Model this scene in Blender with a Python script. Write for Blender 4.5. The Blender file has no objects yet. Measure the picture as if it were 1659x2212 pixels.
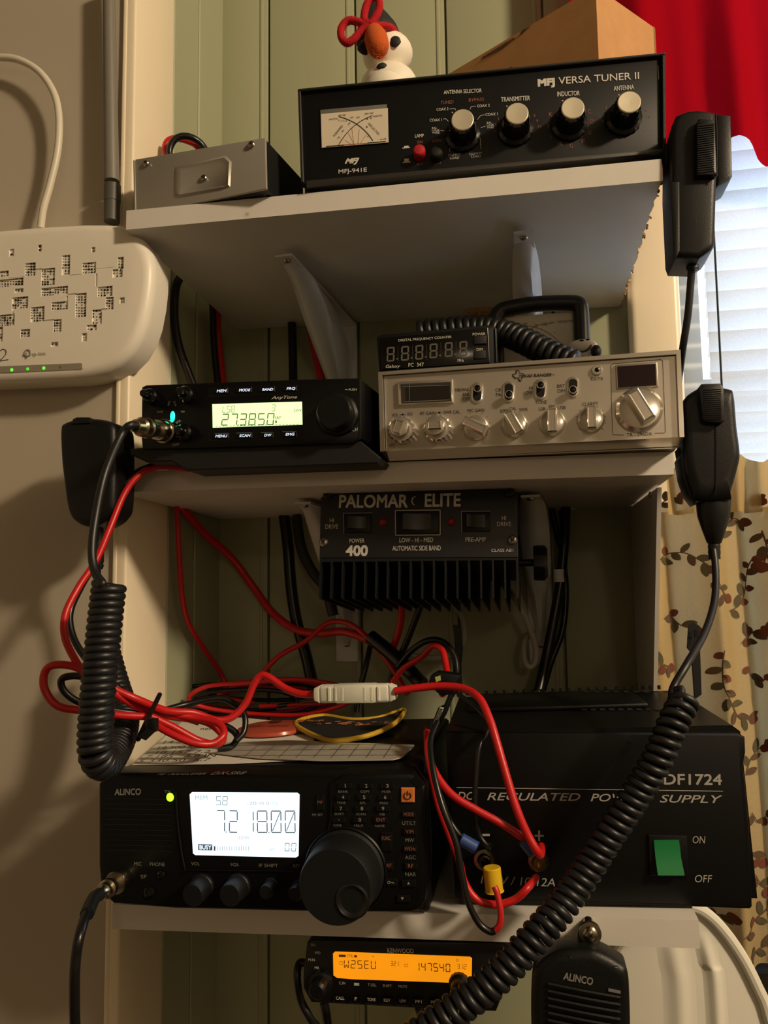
import bpy, bmesh, math, random
from mathutils import Vector, Matrix
random.seed(7)
sc = bpy.context.scene
COL = sc.collection
rad = math.radians

# ------------------------------------------------------------------ camera
FPX, CX, CY = 1640.0, 829.5, 1106.0
def cam_axes(yaw, pitch, roll):
    y, p, r = rad(yaw), rad(pitch), rad(roll)
    f2 = Vector((0, math.cos(p), math.sin(p))); u2 = Vector((0, -math.sin(p), math.cos(p)))
    r3 = Vector((math.cos(r), 0, 0)) - u2 * math.sin(r)
    u3 = Vector((math.sin(r), 0, 0)) + u2 * math.cos(r)
    Z = Matrix.Rotation(y, 3, 'Z')
    return Z @ r3, Z @ f2, Z @ u3
CR, CF, CU = cam_axes(10.8, 5.4, 0.8)
cam_data = bpy.data.cameras.new('camera'); cam = bpy.data.objects.new('camera', cam_data); COL.objects.link(cam)
cam_data.sensor_fit = 'VERTICAL'; cam_data.sensor_height = 36.0; cam_data.lens = 36.0 * FPX / 2212.0
cam_data.clip_start = 0.02
cm = Matrix.Identity(4)
for i in range(3):
    cm[i][0] = CR[i]; cm[i][1] = CU[i]; cm[i][2] = -CF[i]
cam.matrix_world = cm
sc.camera = cam

# ------------------------------------------------------------------ world, lights, exposure
world = bpy.data.worlds.new('world'); sc.world = world; world.use_nodes = True
bg = world.node_tree.nodes['Background']
bg.inputs[0].default_value = (0.62, 0.79, 1.0, 1); bg.inputs[1].default_value = 3.7

def light(name, kind, loc, energy, color, size=0.1, target=None, size_y=None):
    d = bpy.data.lights.new(name, kind); d.energy = energy; d.color = color
    if kind == 'AREA':
        d.size = size
        if size_y: d.shape = 'RECTANGLE'; d.size_y = size_y
    else:
        d.shadow_soft_size = size
    o = bpy.data.objects.new(name, d); COL.objects.link(o); o.location = loc
    if target: o.rotation_euler = (Vector(target) - Vector(loc)).to_track_quat('-Z', 'Y').to_euler()
    return o
WARM = (1.0, 0.79, 0.545)
light('ceiling_lamp_offscreen', 'POINT', (1.40, -0.42, 1.00), 140.0, WARM, 0.09)
light('room_lamp_offscreen', 'POINT', (0.58, -2.00, 0.60), 6.0, WARM, 0.09)
vs = sc.view_settings
vs.view_transform = 'Standard'; vs.look = 'None'; vs.gamma = 1.0; vs.use_curve_mapping = False
vs.exposure = -0.2

# ------------------------------------------------------------------ pixel helpers (photo pixels -> rays)
def ray(u, v): return CR * ((u - CX) / FPX) + CF + CU * ((CY - v) / FPX)
def W(u, v, Y):                       # point on the vertical plane at depth Y
    d = ray(u, v); return d * (Y / d.y)
def WX(u, v, X):
    d = ray(u, v); return d * (X / d.x)
def WP(u, v, p0, n):
    d = ray(u, v); return d * (p0.dot(n) / d.dot(n))
def crop(ox, oy, s): return lambda x, y: (ox + x / s, oy + y / s)

# ------------------------------------------------------------------ materials
def lin(c): return tuple(((x / 12.92) if x <= 0.04045 else ((x + 0.055) / 1.055) ** 2.4) for x in c)
def hexc(h): return lin(tuple(int(h[i:i + 2], 16) / 255 for i in (0, 2, 4)))
MATS = {}
def mat(name, col, rough=0.5, metal=0.0, noise=0.0, nscale=40.0, bump=0.0, bscale=200.0, stretch=(1, 1, 1), spec=0.5, emit=0.0, ecol=None, trans=0.0, sss=0.0, coat=0.0, alpha=1.0):
    if name in MATS: return MATS[name]
    m = bpy.data.materials.new(name); m.use_nodes = True; nt = m.node_tree
    b = nt.nodes['Principled BSDF']
    col = hexc(col) if isinstance(col, str) else col
    b.inputs['Base Color'].default_value = (*col, 1); b.inputs['Roughness'].default_value = rough
    b.inputs['Metallic'].default_value = metal; b.inputs['Specular IOR Level'].default_value = spec
    if emit:
        e = hexc(ecol) if isinstance(ecol, str) else (ecol or col)
        b.inputs['Emission Color'].default_value = (*e, 1); b.inputs['Emission Strength'].default_value = emit
    if trans: b.inputs['Transmission Weight'].default_value = trans
    if coat: b.inputs['Coat Weight'].default_value = coat
    if alpha < 1: b.inputs['Alpha'].default_value = alpha
    if noise or bump:
        tc = nt.nodes.new('ShaderNodeTexCoord'); mp = nt.nodes.new('ShaderNodeMapping'); mp.inputs['Scale'].default_value = stretch
        nt.links.new(tc.outputs['Object'], mp.inputs['Vector'])
    if noise:
        n = nt.nodes.new('ShaderNodeTexNoise'); n.inputs['Scale'].default_value = nscale; n.inputs['Detail'].default_value = 4
        nt.links.new(mp.outputs['Vector'], n.inputs['Vector'])
        r = nt.nodes.new('ShaderNodeValToRGB')
        r.color_ramp.elements[0].position = 0.3; r.color_ramp.elements[1].position = 0.7
        r.color_ramp.elements[0].color = (*[max(0, x * (1 - noise)) for x in col], 1)
        r.color_ramp.elements[1].color = (*[min(1, x * (1 + noise)) for x in col], 1)
        nt.links.new(n.outputs['Fac'], r.inputs['Fac']); nt.links.new(r.outputs['Color'], b.inputs['Base Color'])
    if bump:
        n = nt.nodes.new('ShaderNodeTexNoise'); n.inputs['Scale'].default_value = bscale; n.inputs['Detail'].default_value = 3
        nt.links.new(mp.outputs['Vector'], n.inputs['Vector'])
        bp = nt.nodes.new('ShaderNodeBump'); bp.inputs['Strength'].default_value = bump; bp.inputs['Distance'].default_value = 0.0003
        nt.links.new(n.outputs['Fac'], bp.inputs['Height']); nt.links.new(bp.outputs['Normal'], b.inputs['Normal'])
    MATS[name] = m
    return m
def translucent(name, col, tmix=0.5, rough=0.8):
    m = bpy.data.materials.new(name); m.use_nodes = True; nt = m.node_tree; nt.nodes.clear()
    col = hexc(col) if isinstance(col, str) else col
    o = nt.nodes.new('ShaderNodeOutputMaterial'); mx = nt.nodes.new('ShaderNodeMixShader'); mx.inputs[0].default_value = tmix
    a = nt.nodes.new('ShaderNodeBsdfDiffuse'); t = nt.nodes.new('ShaderNodeBsdfTranslucent')
    tc = nt.nodes.new('ShaderNodeTexCoord'); n = nt.nodes.new('ShaderNodeTexNoise'); n.inputs['Scale'].default_value = 900; n.inputs['Detail'].default_value = 2
    r = nt.nodes.new('ShaderNodeValToRGB')
    r.color_ramp.elements[0].color = (*[x * 0.82 for x in col], 1); r.color_ramp.elements[1].color = (*[min(1, x * 1.1) for x in col], 1)
    nt.links.new(tc.outputs['Object'], n.inputs['Vector']); nt.links.new(n.outputs['Fac'], r.inputs['Fac'])
    nt.links.new(r.outputs['Color'], a.inputs['Color']); nt.links.new(r.outputs['Color'], t.inputs['Color'])
    nt.links.new(a.outputs[0], mx.inputs[1]); nt.links.new(t.outputs[0], mx.inputs[2]); nt.links.new(mx.outputs[0], o.inputs['Surface'])
    MATS[name] = m
    return m
def emis(name, col, strength):
    m = bpy.data.materials.new(name); m.use_nodes = True; nt = m.node_tree
    b = nt.nodes['Principled BSDF']; c = hexc(col) if isinstance(col, str) else col
    b.inputs['Base Color'].default_value = (*[x * 0.3 for x in c], 1); b.inputs['Emission Color'].default_value = (*c, 1); b.inputs['Emission Strength'].default_value = strength
    b.inputs['Roughness'].default_value = 0.3
    MATS[name] = m
    return m

beige = mat('beige_paint', 'b6ac9a', 0.6, noise=0.04, nscale=6, bump=0.25, bscale=160, stretch=(1, 1, 0.25))
cream = mat('cream_gloss_paint', 'f0e3c8', 0.35, noise=0.03, nscale=5, bump=0.2, bscale=120, stretch=(1, 1, 0.15))
green = mat('sage_green_paint', 'a0a386', 0.42, noise=0.04, nscale=5, bump=0.15, bscale=150, stretch=(1, 1, 0.2))
groove_m = mat('groove_paint', '9aa078', 0.5)
melamine = mat('white_melamine', 'd8d4cc', 0.4, noise=0.02, nscale=30, bump=0.15, bscale=500)
chip = mat('raw_particleboard', 'b98d5e', 0.9, noise=0.35, nscale=300, bump=1.0, bscale=400)
steel_w = mat('painted_bracket_steel', 'd2d3d6', 0.3, metal=0.1, noise=0.04, nscale=40)
screw_m = mat('zinc_screw', 'a9a598', 0.3, metal=1.0)
black_powder = mat('black_powder_coat', '17181a', 0.5, bump=0.5, bscale=1500)
black_plastic = mat('black_plastic', '0b0c0d', 0.42, bump=0.25, bscale=1200, spec=.3)
black_matte = mat('matte_black', '0b0c0d', 0.6)
black_gloss = mat('gloss_black', '08090a', 0.15)
dark_hole = mat('dark_void', '020202', 0.9)
rubber = mat('black_rubber', '131415', 0.45)
chrome = mat('polished_chrome', 'e6e1d8', 0.16, metal=0.86)
chrome_b = mat('brushed_chrome_face', 'c9c1b4', 0.3, metal=0.72, bump=0.04, bscale=60, stretch=(1, 1, 8))
nickel = mat('nickel_plug', 'b9b09c', 0.22, metal=1.0)
alu = mat('brushed_aluminium', 'cfc6b2', 0.28, metal=1.0, bump=0.1, bscale=300)
print_w = mat('white_print', 'c9c6bd', 0.6)
print_o = mat('dim_orange_print', '8d5646', 0.6)
print_k = mat('black_print', '141414', 0.5)
red_wire = mat('red_wire_pvc', 'c0191c', 0.38)
blk_wire = mat('black_wire_pvc', '101011', 0.32)
grey_wire = mat('grey_cable_pvc', 'a8a598', 0.45)
white_wire = mat('white_cable_pvc', 'd9d2c0', 0.4)

# ------------------------------------------------------------------ mesh builder
def catmull(pts, n=8, closed=False):
    P = [Vector(p) for p in pts]; out = []
    N = len(P); rng = range(N if closed else N - 1)
    for i in rng:
        if closed: p0, p1, p2, p3 = P[(i - 1) % N], P[i], P[(i + 1) % N], P[(i + 2) % N]
        else: p0, p1, p2, p3 = P[max(i - 1, 0)], P[i], P[i + 1], P[min(i + 2, N - 1)]
        for k in range(n):
            t = k / n
            out.append(0.5 * ((2 * p1) + (p2 - p0) * t + (2 * p0 - 5 * p1 + 4 * p2 - p3) * t * t + (3 * p1 - p0 - 3 * p2 + p3) * t ** 3))
    if not closed: out.append(P[-1].copy())
    return out
def resample(path, step):
    out = [path[0].copy()]; acc = 0.0
    for a, b in zip(path, path[1:]):
        L = (b - a).length
        while acc + L >= step and L > 1e-9:
            t = (step - acc) / L; a = a.lerp(b, t); out.append(a.copy()); L = (b - a).length; acc = 0.0
        acc += L
    return out
def frames(path, closed=False):
    N = len(path); T = []
    for i in range(N):
        a = path[(i - 1) % N] if (closed or i > 0) else path[0]
        b = path[(i + 1) % N] if (closed or i < N - 1) else path[-1]
        t = b - a
        T.append(t.normalized() if t.length > 1e-12 else Vector((0, 0, 1)))
    n = T[0].orthogonal().normalized(); out = []
    for i in range(N):
        n = (n - T[i] * n.dot(T[i]))
        n = n.normalized() if n.length > 1e-9 else T[i].orthogonal().normalized()
        out.append((T[i], n, T[i].cross(n)))
    return out
_TEXT = {}
def text_mesh(s, bold=0.0, shear=0.0):
    bold = 0.0
    k = (s, bold, shear)
    if k in _TEXT: return _TEXT[k]
    cu = bpy.data.curves.new('lettering_source', 'FONT'); cu.body = s; cu.size = 1.0; cu.resolution_u = 3; cu.offset = bold; cu.shear = shear
    o = bpy.data.objects.new('lettering_source', cu); COL.objects.link(o)
    dg = bpy.context.evaluated_depsgraph_get(); me = bpy.data.meshes.new_from_object(o.evaluated_get(dg))
    vs_ = [(v.co.x, v.co.y) for v in me.vertices]; fs = [tuple(p.vertices) for p in me.polygons]
    bpy.data.objects.remove(o); bpy.data.curves.remove(cu); bpy.data.meshes.remove(me)
    if not vs_: vs_ = [(0, 0), (1, 1)]
    x0 = min(a for a, b in vs_); x1 = max(a for a, b in vs_); y0 = min(b for a, b in vs_); y1 = max(b for a, b in vs_)
    r = ([((a - x0) / max(x1 - x0, 1e-6), (b - y0) / max(y1 - y0, 1e-6)) for a, b in vs_], fs)
    _TEXT[k] = r
    return r
SEG = {'0': 'abcdef', '1': 'bc', '2': 'abged', '3': 'abgcd', '4': 'fgbc', '5': 'afgcd', '6': 'afgedc', '7': 'abc', '8': 'abcdefg', '9': 'abcdfg', 'L': 'fed', 'S': 'afgcd', 'B': 'abcdefg', 'E': 'afged', 'U': 'bcdef', 'W': 'bcefxy', 'b': 'fgedc', ' ': ''}

class MB:
    def __init__(self): self.v = []; self.f = []
    def add(self, vs_, fs):
        n = len(self.v); self.v += [tuple(v) for v in vs_]; self.f += [tuple(i + n for i in f) for f in fs]; return self
    def box(self, x0, x1, y0, y1, z0, z1):
        return self.add([(x, y, z) for x in (x0, x1) for y in (y0, y1) for z in (z0, z1)],
                        [(0, 1, 3, 2), (4, 6, 7, 5), (0, 4, 5, 1), (2, 3, 7, 6), (0, 2, 6, 4), (1, 5, 7, 3)])
    def _bm(self, bm, M=None):
        bm.verts.ensure_lookup_table()
        for i, v in enumerate(bm.verts): v.index = i
        self.add([(M @ v.co if M else v.co) for v in bm.verts], [tuple(v.index for v in f.verts) for f in bm.faces]); bm.free(); return self
    def rbox(self, x0, x1, y0, y1, z0, z1, r, seg=2):
        bm = bmesh.new(); bmesh.ops.create_cube(bm, size=1.0)
        for v in bm.verts: v.co = Vector((x0 + (v.co.x + .5) * (x1 - x0), y0 + (v.co.y + .5) * (y1 - y0), z0 + (v.co.z + .5) * (z1 - z0)))
        r = min(r, abs(x1 - x0) * .49, abs(y1 - y0) * .49, abs(z1 - z0) * .49)
        bmesh.ops.bevel(bm, geom=bm.edges[:], offset=r, segments=seg, affect='EDGES', profile=0.5)
        return self._bm(bm)
    def prism(self, poly, y0, y1, r=0.0, seg=2, back=None):
        """polygon in (x,z), front at y0, back at y1; r rounds the front edge; back scales the rear outline"""
        bm = bmesh.new(); n = len(poly)
        cx = sum(p[0] for p in poly) / n; cz = sum(p[1] for p in poly) / n
        k = back or 1.0
        a = [bm.verts.new((p[0], y0, p[1])) for p in poly]; b = [bm.verts.new((cx + (p[0] - cx) * k, y1, cz + (p[1] - cz) * k)) for p in poly]
        f0 = bm.faces.new(a); bm.faces.new(b[::-1])
        for i in range(n): bm.faces.new((a[i], b[i], b[(i + 1) % n], a[(i + 1) % n]))
        bmesh.ops.recalc_face_normals(bm, faces=bm.faces[:])
        if r:
            bmesh.ops.bevel(bm, geom=[e for e in f0.edges], offset=r, segments=seg, affect='EDGES', profile=0.5)
        return self._bm(bm)
    def slab(self, poly, y0, y1, r, n=5):
        """outline in (x,z) with softly rounded front and back edges"""
        m = len(poly); cx = sum(p[0] for p in poly) / m; cz = sum(p[1] for p in poly) / m
        size = min(max(p[0] for p in poly) - min(p[0] for p in poly), max(p[1] for p in poly) - min(p[1] for p in poly)) / 2
        rings = [(1 - r / size * (1 - math.sin(rad(90 * k / n))), y0 + r * (1 - math.cos(rad(90 * k / n)))) for k in range(n + 1)]
        rings += [(a, y1 - (y - y0)) for a, y in reversed(rings)]
        vs_ = [(cx + (p[0] - cx) * a, y, cz + (p[1] - cz) * a) for a, y in rings for p in poly]; K = len(rings)
        fs = [(i * m + j, i * m + (j + 1) % m, (i + 1) * m + (j + 1) % m, (i + 1) * m + j) for i in range(K - 1) for j in range(m)]
        fs += [tuple(range(m))[::-1], tuple((K - 1) * m + j for j in range(m))]
        return self.add(vs_, fs)
    def lathe(self, c, axis, prof, seg=28, flute=0, amp=0.0, caps=True):
        c = Vector(c); ax = Vector(axis).normalized(); a = ax.orthogonal().normalized()
        if abs(ax.y) > .9: a = Vector((1, 0, 0)); a = (a - ax * a.dot(ax)).normalized()
        b = ax.cross(a); vs_ = []
        for r, t in prof:
            for k in range(seg):
                th = 2 * math.pi * k / seg
                rr = r * (1 + (amp * math.cos(flute * th) if flute and r > 0 else 0))
                vs_.append(c + ax * t + (a * math.cos(th) + b * math.sin(th)) * rr)
        fs = []
        for i in range(len(prof) - 1):
            for k in range(seg):
                k2 = (k + 1) % seg; fs.append((i * seg + k, i * seg + k2, (i + 1) * seg + k2, (i + 1) * seg + k))
        if caps:
            fs.append(tuple(range(seg))[::-1]); fs.append(tuple((len(prof) - 1) * seg + k for k in range(seg)))
        return self.add(vs_, fs)
    def cyl(self, c, axis, r, L, seg=20, bev=0.0):
        if bev: return self.lathe(c, axis, [(r, 0), (r, L - bev), (r - bev, L)], seg)
        return self.lathe(c, axis, [(r, 0), (r, L)], seg)
    def tube(self, pts, r, seg=8, n=6, closed=False, smooth=True, caps=True):
        path = catmull(pts, n, closed) if smooth else [Vector(p) for p in pts]
        fr = frames(path, closed); vs_ = []; N = len(path)
        for i, p in enumerate(path):
            rr = r(i / (N - 1)) if callable(r) else r
            t, a, b = fr[i]
            for k in range(seg):
                th = 2 * math.pi * k / seg; vs_.append(p + (a * math.cos(th) + b * math.sin(th)) * rr)
        fs = []
        for i in range(N if closed else N - 1):
            j = (i + 1) % N
            for k in range(seg):
                k2 = (k + 1) % seg; fs.append((i * seg + k, i * seg + k2, j * seg + k2, j * seg + k))
        if caps and not closed:
            fs.append(tuple(range(seg))[::-1]); fs.append(tuple((N - 1) * seg + k for k in range(seg)))
        return self.add(vs_, fs)
    def coil(self, pts, R, r, turns, lead=None, tail=None, per=26, seg=9, phase=0.0):
        path = resample(catmull(pts, 10), 0.0006); fr = frames(path); N = len(path); hel = []
        M = int(turns * per)
        for i in range(M + 1):
            f = i / M * (N - 1); k = min(int(f), N - 2); t = f - k
            p = path[k].lerp(path[k + 1], t); T, a, b = fr[k]; th = 2 * math.pi * i / per + phase
            hel.append(p + (a * math.cos(th) + b * math.sin(th)) * R)
        allp = hel
        if lead: allp = catmull([Vector(q) for q in lead] + [hel[0]], 6)[:-1] + allp
        if tail: allp = allp + catmull([hel[-1]] + [Vector(q) for q in tail], 6)[1:]
        return self.tube(allp, r, seg, smooth=False)
    def ball(self, c, rx, ry=None, rz=None, seg=16, jitter=0.0):
        ry = ry or rx; rz = rz or rx; c = Vector(c); vs_ = []; fs = []; R = seg // 2
        for i in range(R + 1):
            ph = math.pi * i / R
            for k in range(seg):
                th = 2 * math.pi * k / seg; q = 1 + random.uniform(-jitter, jitter)
                vs_.append(c + Vector((rx * math.sin(ph) * math.cos(th), ry * math.sin(ph) * math.sin(th), rz * math.cos(ph))) * q)
        for i in range(R):
            for k in range(seg):
                k2 = (k + 1) % seg; fs.append((i * seg + k, i * seg + k2, (i + 1) * seg + k2, (i + 1) * seg + k))
        return self.add(vs_, fs)
    def text(self, D, s, L, Rr, h, y=-0.0003, bold=0.0, shear=0.0):
        """string fitted between two photo points (left middle, right middle) of a device's plane, h pixels tall"""
        a = D.p(L, y); b = D.p(Rr, y); ex = b - a; um = ((L[0] + Rr[0]) / 2, (L[1] + Rr[1]) / 2)
        hh = (D.p((um[0], um[1] - h / 2), y) - D.p((um[0], um[1] + h / 2), y)).length
        ez = Vector((-ex.z, 0, ex.x)).normalized() * hh
        vs_, fs = text_mesh(s, bold, shear)
        if not bold: return self.add([a + ex * p + ez * (q - 0.5) for p, q in vs_], fs)
        d = bold * 0.9; dx = min(0.2, d * hh / ex.length)      # heavier strokes: the glyphs again, shifted a little
        for i_, (sx, sz) in enumerate(((-1, -1), (1, 1), (-1, 1), (1, -1), (0, 0))):
            self.add([a + Vector((0, -4e-5 * i_, 0)) + ex * (dx + p * (1 - 2 * dx) + sx * dx) + ez * (d + q * (1 - 2 * d) + sz * d - 0.5) for p, q in vs_], fs)
        return self
    def line(self, D, pts, w, y=-0.0003):
        """thin printed polyline through photo points, w pixels wide"""
        for A, B in zip(pts, pts[1:]):
            a = D.p(A, y); b = D.p(B, y); d = (b - a)
            if d.length < 1e-7: continue
            n = Vector((-d.z, 0, d.x)).normalized() * D.px(w) / 2
            self.add([a + n, b + n, b - n, a - n], [(0, 1, 2, 3)])
        return self
    def quad(self, D, pts, y=-0.0003):
        return self.add([D.p(q, y) for q in pts], [tuple(range(len(pts)))])
    def seg7(self, D, s, L, Rr, h, y=-0.0004, th=0.13, slant=0.12, gap=0.28):
        a = D.p(L, y); b = D.p(Rr, y); ex = b - a
        um = ((L[0] + Rr[0]) / 2, (L[1] + Rr[1]) / 2)
        hh = (D.p((um[0], um[1] - h / 2), y) - D.p((um[0], um[1] + h / 2), y)).length
        ez = Vector((-ex.z, 0, ex.x)).normalized() * hh
        chars = []
        for ch in s:
            if ch in './' and chars: chars[-1] += ch
            else: chars.append(ch)
        n = len(chars); w = 1.0 / (n + (n - 1) * gap)
        aspect = w * ex.length / hh
        for i, c in enumerate(chars):
            x0 = i * w * (1 + gap); tx = th / aspect * 0.5
            def Q(x, z): return a + ex * (x0 + x * w + (z - 0.5) * slant * w / 1.0) + ez * (z - 0.5)
            g = 0.05
            S = {'a': (tx * 1.2, 1 - tx * 1.2, 1 - th, 1, 'h'), 'g': (tx * 1.2, 1 - tx * 1.2, .5 - th / 2, .5 + th / 2, 'h'), 'd': (tx * 1.2, 1 - tx * 1.2, 0, th, 'h'),
                 'f': (0, tx * 2, .5 + g, 1 - g, 'v'), 'b': (1 - tx * 2, 1, .5 + g, 1 - g, 'v'), 'e': (0, tx * 2, g, .5 - g, 'v'), 'c': (1 - tx * 2, 1, g, .5 - g, 'v')}
            for k in SEG.get(c[0], ''):
                if k in 'xy':
                    x1 = .25 if k == 'x' else .75
                    self.add([Q(.5 - tx, .42), Q(.5 + tx, .42), Q(x1 + tx, .08), Q(x1 - tx, .08)], [(0, 1, 2, 3)]); continue
                p, q, z0, z1, o = S[k]
                self.add([Q(p, z0), Q(q, z0), Q(q, z1), Q(p, z1)], [(0, 1, 2, 3)])
            if '.' in c: self.add([Q(1.08, 0), Q(1.08 + tx * 2, 0), Q(1.08 + tx * 2, th), Q(1.08, th)], [(0, 1, 2, 3)])
            if '/' in c: self.add([Q(.1, .08), Q(.1 + tx * 1.6, .08), Q(.92, .92), Q(.92 - tx * 1.6, .92)], [(0, 1, 2, 3)])
        return self
    def mesh(self, name, m, sharp=32):
        me = bpy.data.meshes.new(name); me.from_pydata([tuple(v) for v in self.v], [], self.f); me.validate()
        me.polygons.foreach_set('use_smooth', [True] * len(me.polygons)); me.set_sharp_from_angle(angle=rad(sharp))
        for x in (m if isinstance(m, (list, tuple)) else [m]): me.materials.append(x)
        me.update(); return me
    def obj(self, name, m, parent=None, sharp=32):
        o = bpy.data.objects.new(name, self.mesh(name, m, sharp)); COL.objects.link(o)
        if parent: o.parent = parent
        return o
def tag(o, label=None, cat=None, group=None, kind=None):
    if label: o['label'] = label
    if cat: o['category'] = cat
    if group: o['group'] = group
    if kind: o['kind'] = kind
    return o
class Dev:
    """a thing with parts: Empty at O, local x right, y into the depth, z up"""
    def __init__(self, name, label, cat, O, yaw=0, roll=0, pitch=0, group=None):
        self.M = Matrix.Translation(Vector(O)) @ Matrix.Rotation(rad(yaw), 4, 'Z') @ Matrix.Rotation(rad(-roll), 4, 'Y') @ Matrix.Rotation(rad(pitch), 4, 'X')
        self.I = self.M.inverted(); self.o = self.I @ Vector((0, 0, 0))
        self.root = bpy.data.objects.new(name, None); COL.objects.link(self.root); self.root.matrix_world = self.M
        self.root.empty_display_size = 0.02
        tag(self.root, label, cat, group)
    def p(self, uv, y=0.0):
        d = self.I.to_3x3() @ ray(*uv); return self.o + d * ((y - self.o.y) / d.y)
    def pz(self, uv, z):
        d = self.I.to_3x3() @ ray(*uv); return self.o + d * ((z - self.o.z) / d.z)
    def pxp(self, uv, x):
        d = self.I.to_3x3() @ ray(*uv); return self.o + d * ((x - self.o.x) / d.x)
    def loc(self, w): return self.I @ Vector(w)
    def px(self, n): return n / FPX * (self.M.translation.dot(CF))
    def poly(self, pts, y=0.0): return [(q.x, q.z) for q in (self.p(t, y) for t in pts)]
    def add(self, name, mb, m, parent=None, label=None, kind=None, sharp=32):
        o = mb.obj(name, m, parent or self.root, sharp)
        if label: o['label'] = label
        if name in ('lettering', 'dial_print', 'torn_edge', 'index_dot', 'needle_slot', 'segment_print', 'vent_slot', 'handwriting'): kind = kind or 'stuff'
        if kind: o['kind'] = kind
        return o
def soft(pts, n=4):
    return [(q.x, q.y) for q in catmull([Vector((u, v, 0)) for u, v in pts], n, True)]
def rpoly(x0, x1, z0, z1, r, n=5):
    out = []
    for cx, cz, a0 in ((x1 - r, z1 - r, 0), (x0 + r, z1 - r, 90), (x0 + r, z0 + r, 180), (x1 - r, z0 + r, 270)):
        for k in range(n + 1):
            a = rad(a0 + 90 * k / n); out.append((cx + r * math.cos(a), cz + r * math.sin(a)))
    return out[::-1]
def screw(mb, c, axis, r, slots=None):
    """pan-head screw"""
    mb.lathe(c, axis, [(r, 0), (r, r * .25), (r * .8, r * .55), (r * .45, r * .7)], 14)
    return mb
def cross_slot(mb, c, axis, r):
    ax = Vector(axis).normalized(); c = Vector(c) + ax * r * .72; a = ax.orthogonal().normalized(); b = ax.cross(a)
    for p, q in ((a, b), (b, a)):
        mb.add([c + p * r * .55 + q * r * .12, c + p * r * .55 - q * r * .12, c - p * r * .55 - q * r * .12, c - p * r * .55 + q * r * .12], [(0, 1, 2, 3)])
    return mb

# ================================================================== THE SETTING
YW, YL, XL = 0.805, 0.607, -0.343
FZ, CZ = -1.45, 1.15
def struct(name, mb, m, parent=None): return tag(mb.obj(name, m, parent), kind='structure' if parent is None else None)
struct('floor', MB().box(-1.6, 2.2, -2.4, 1.0, FZ - .05, FZ), mat('brown_floor', '43321f', 0.6, noise=0.2, nscale=8))
struct('ceiling', MB().box(-1.6, 2.2, -2.4, 1.0, CZ, CZ + .05), mat('room_paint', '857c6c', 0.7, noise=0.05, nscale=4))
struct('wall_rear', MB().box(-1.6, 2.2, -2.45, -2.4, FZ, CZ), mat('room_paint', '857c6c', 0.7, noise=0.05, nscale=4))
struct('wall_side', MB().box(-1.65, -1.6, -2.4, YL, FZ, CZ), beige)
struct('wall_right', MB().box(2.2, 2.25, -2.4, 1.0, FZ, CZ), mat('room_paint', '857c6c', 0.7, noise=0.05, nscale=4))
# left wall (beige) with its alcove return
wl = struct('wall_left', MB().box(-1.6, XL - .009, YL, YL + .02, FZ, CZ).box(XL - .03, XL - .012, YL + .01, YW + .03, FZ, CZ), beige)
tm = MB().rbox(XL - .011, XL, YL - .003, 0.681, FZ, CZ, .0022, 3)
t1 = struct('trim_1', tm, cream)
struct('bead', MB().rbox(XL - .0125, XL - .0085, YL - .004, YL + .002, FZ, CZ, .0013, 2), cream, t1)
yg = WX(430, 150, XL).y
for a, b in ((0.6815, yg - .0015), (yg + .0015, YW + .004)):
    MB().rbox(XL - .012, XL, a, b, FZ, CZ, .0012, 1).obj('plank', green, wl)
# back wall: green boards on a backing
WX0, WX1, WZ0, WZ1 = 0.158, 0.98, -0.29, 0.82
bk = MB().box(-.375, WX0, YW + .008, YW + .05, FZ, CZ).box(WX1, 2.2, YW, YW + .05, FZ, CZ).box(WX0, WX1, YW, YW + .05, FZ, WZ0).box(WX0, WX1, YW, YW + .05, WZ1, CZ)
wb = struct('wall_back', bk, groove_m)
edges = [XL - .004, -.285, -.18, -.075, .0325, .158]
for a, b in zip(edges, edges[1:]):
    MB().rbox(a + .0011, b - .0011, YW, YW + .0079, FZ, CZ, .002, 2).obj('plank', green, wb)
    if b < .1: MB().rbox(b - .0105, b - .0065, YW - .0012, YW + .002, FZ, CZ, .0011, 2).obj('bead', green, wb)
# window: casing, frame, pane
XC1 = W(1477, 770, 0.785).x
cz0, cz1 = WZ0 - .06, WZ1 + .06
t2 = struct('trim_2', MB().rbox(0.1075, XC1, 0.783, YW - .0002, cz0, cz1, .007, 4), cream)
struct('trim_3', MB().rbox(XC1 + .001, WX1 + .05, 0.785, YW - .0002, WZ1, cz1, .006, 3), cream)
struct('trim_4', MB().rbox(WX1, WX1 + .05, 0.783, YW - .0002, cz0, WZ1 - .001, .006, 3), cream)
frame_w = mat('white_window_frame', 'dfe2e4', 0.35)
glass = bpy.data.materials.new('window_glass'); glass.use_nodes = True
nt = glass.node_tree; nt.nodes.clear()
o_ = nt.nodes.new('ShaderNodeOutputMaterial'); mx_ = nt.nodes.new('ShaderNodeMixShader'); mx_.inputs[0].default_value = .06
nt.links.new(nt.nodes.new('ShaderNodeBsdfTransparent').outputs[0], mx_.inputs[1]); gl_ = nt.nodes.new('ShaderNodeBsdfGlossy'); gl_.inputs['Roughness'].default_value = .02
nt.links.new(gl_.outputs[0], mx_.inputs[2]); nt.links.new(mx_.outputs[0], o_.inputs['Surface'])
wn = struct('window_1', MB().box(WX0, WX0 + .026, YW + .022, YW + .075, WZ0, WZ1).box(WX1 - .03, WX1, YW + .022, YW + .075, WZ0, WZ1)
            .box(WX0, WX1, YW + .022, YW + .075, WZ0, WZ0 + .03).box(WX0, WX1, YW + .022, YW + .075, WZ1 - .03, WZ1).box(WX0, WX1, YW + .03, YW + .07, .18, .21), frame_w)
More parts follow.
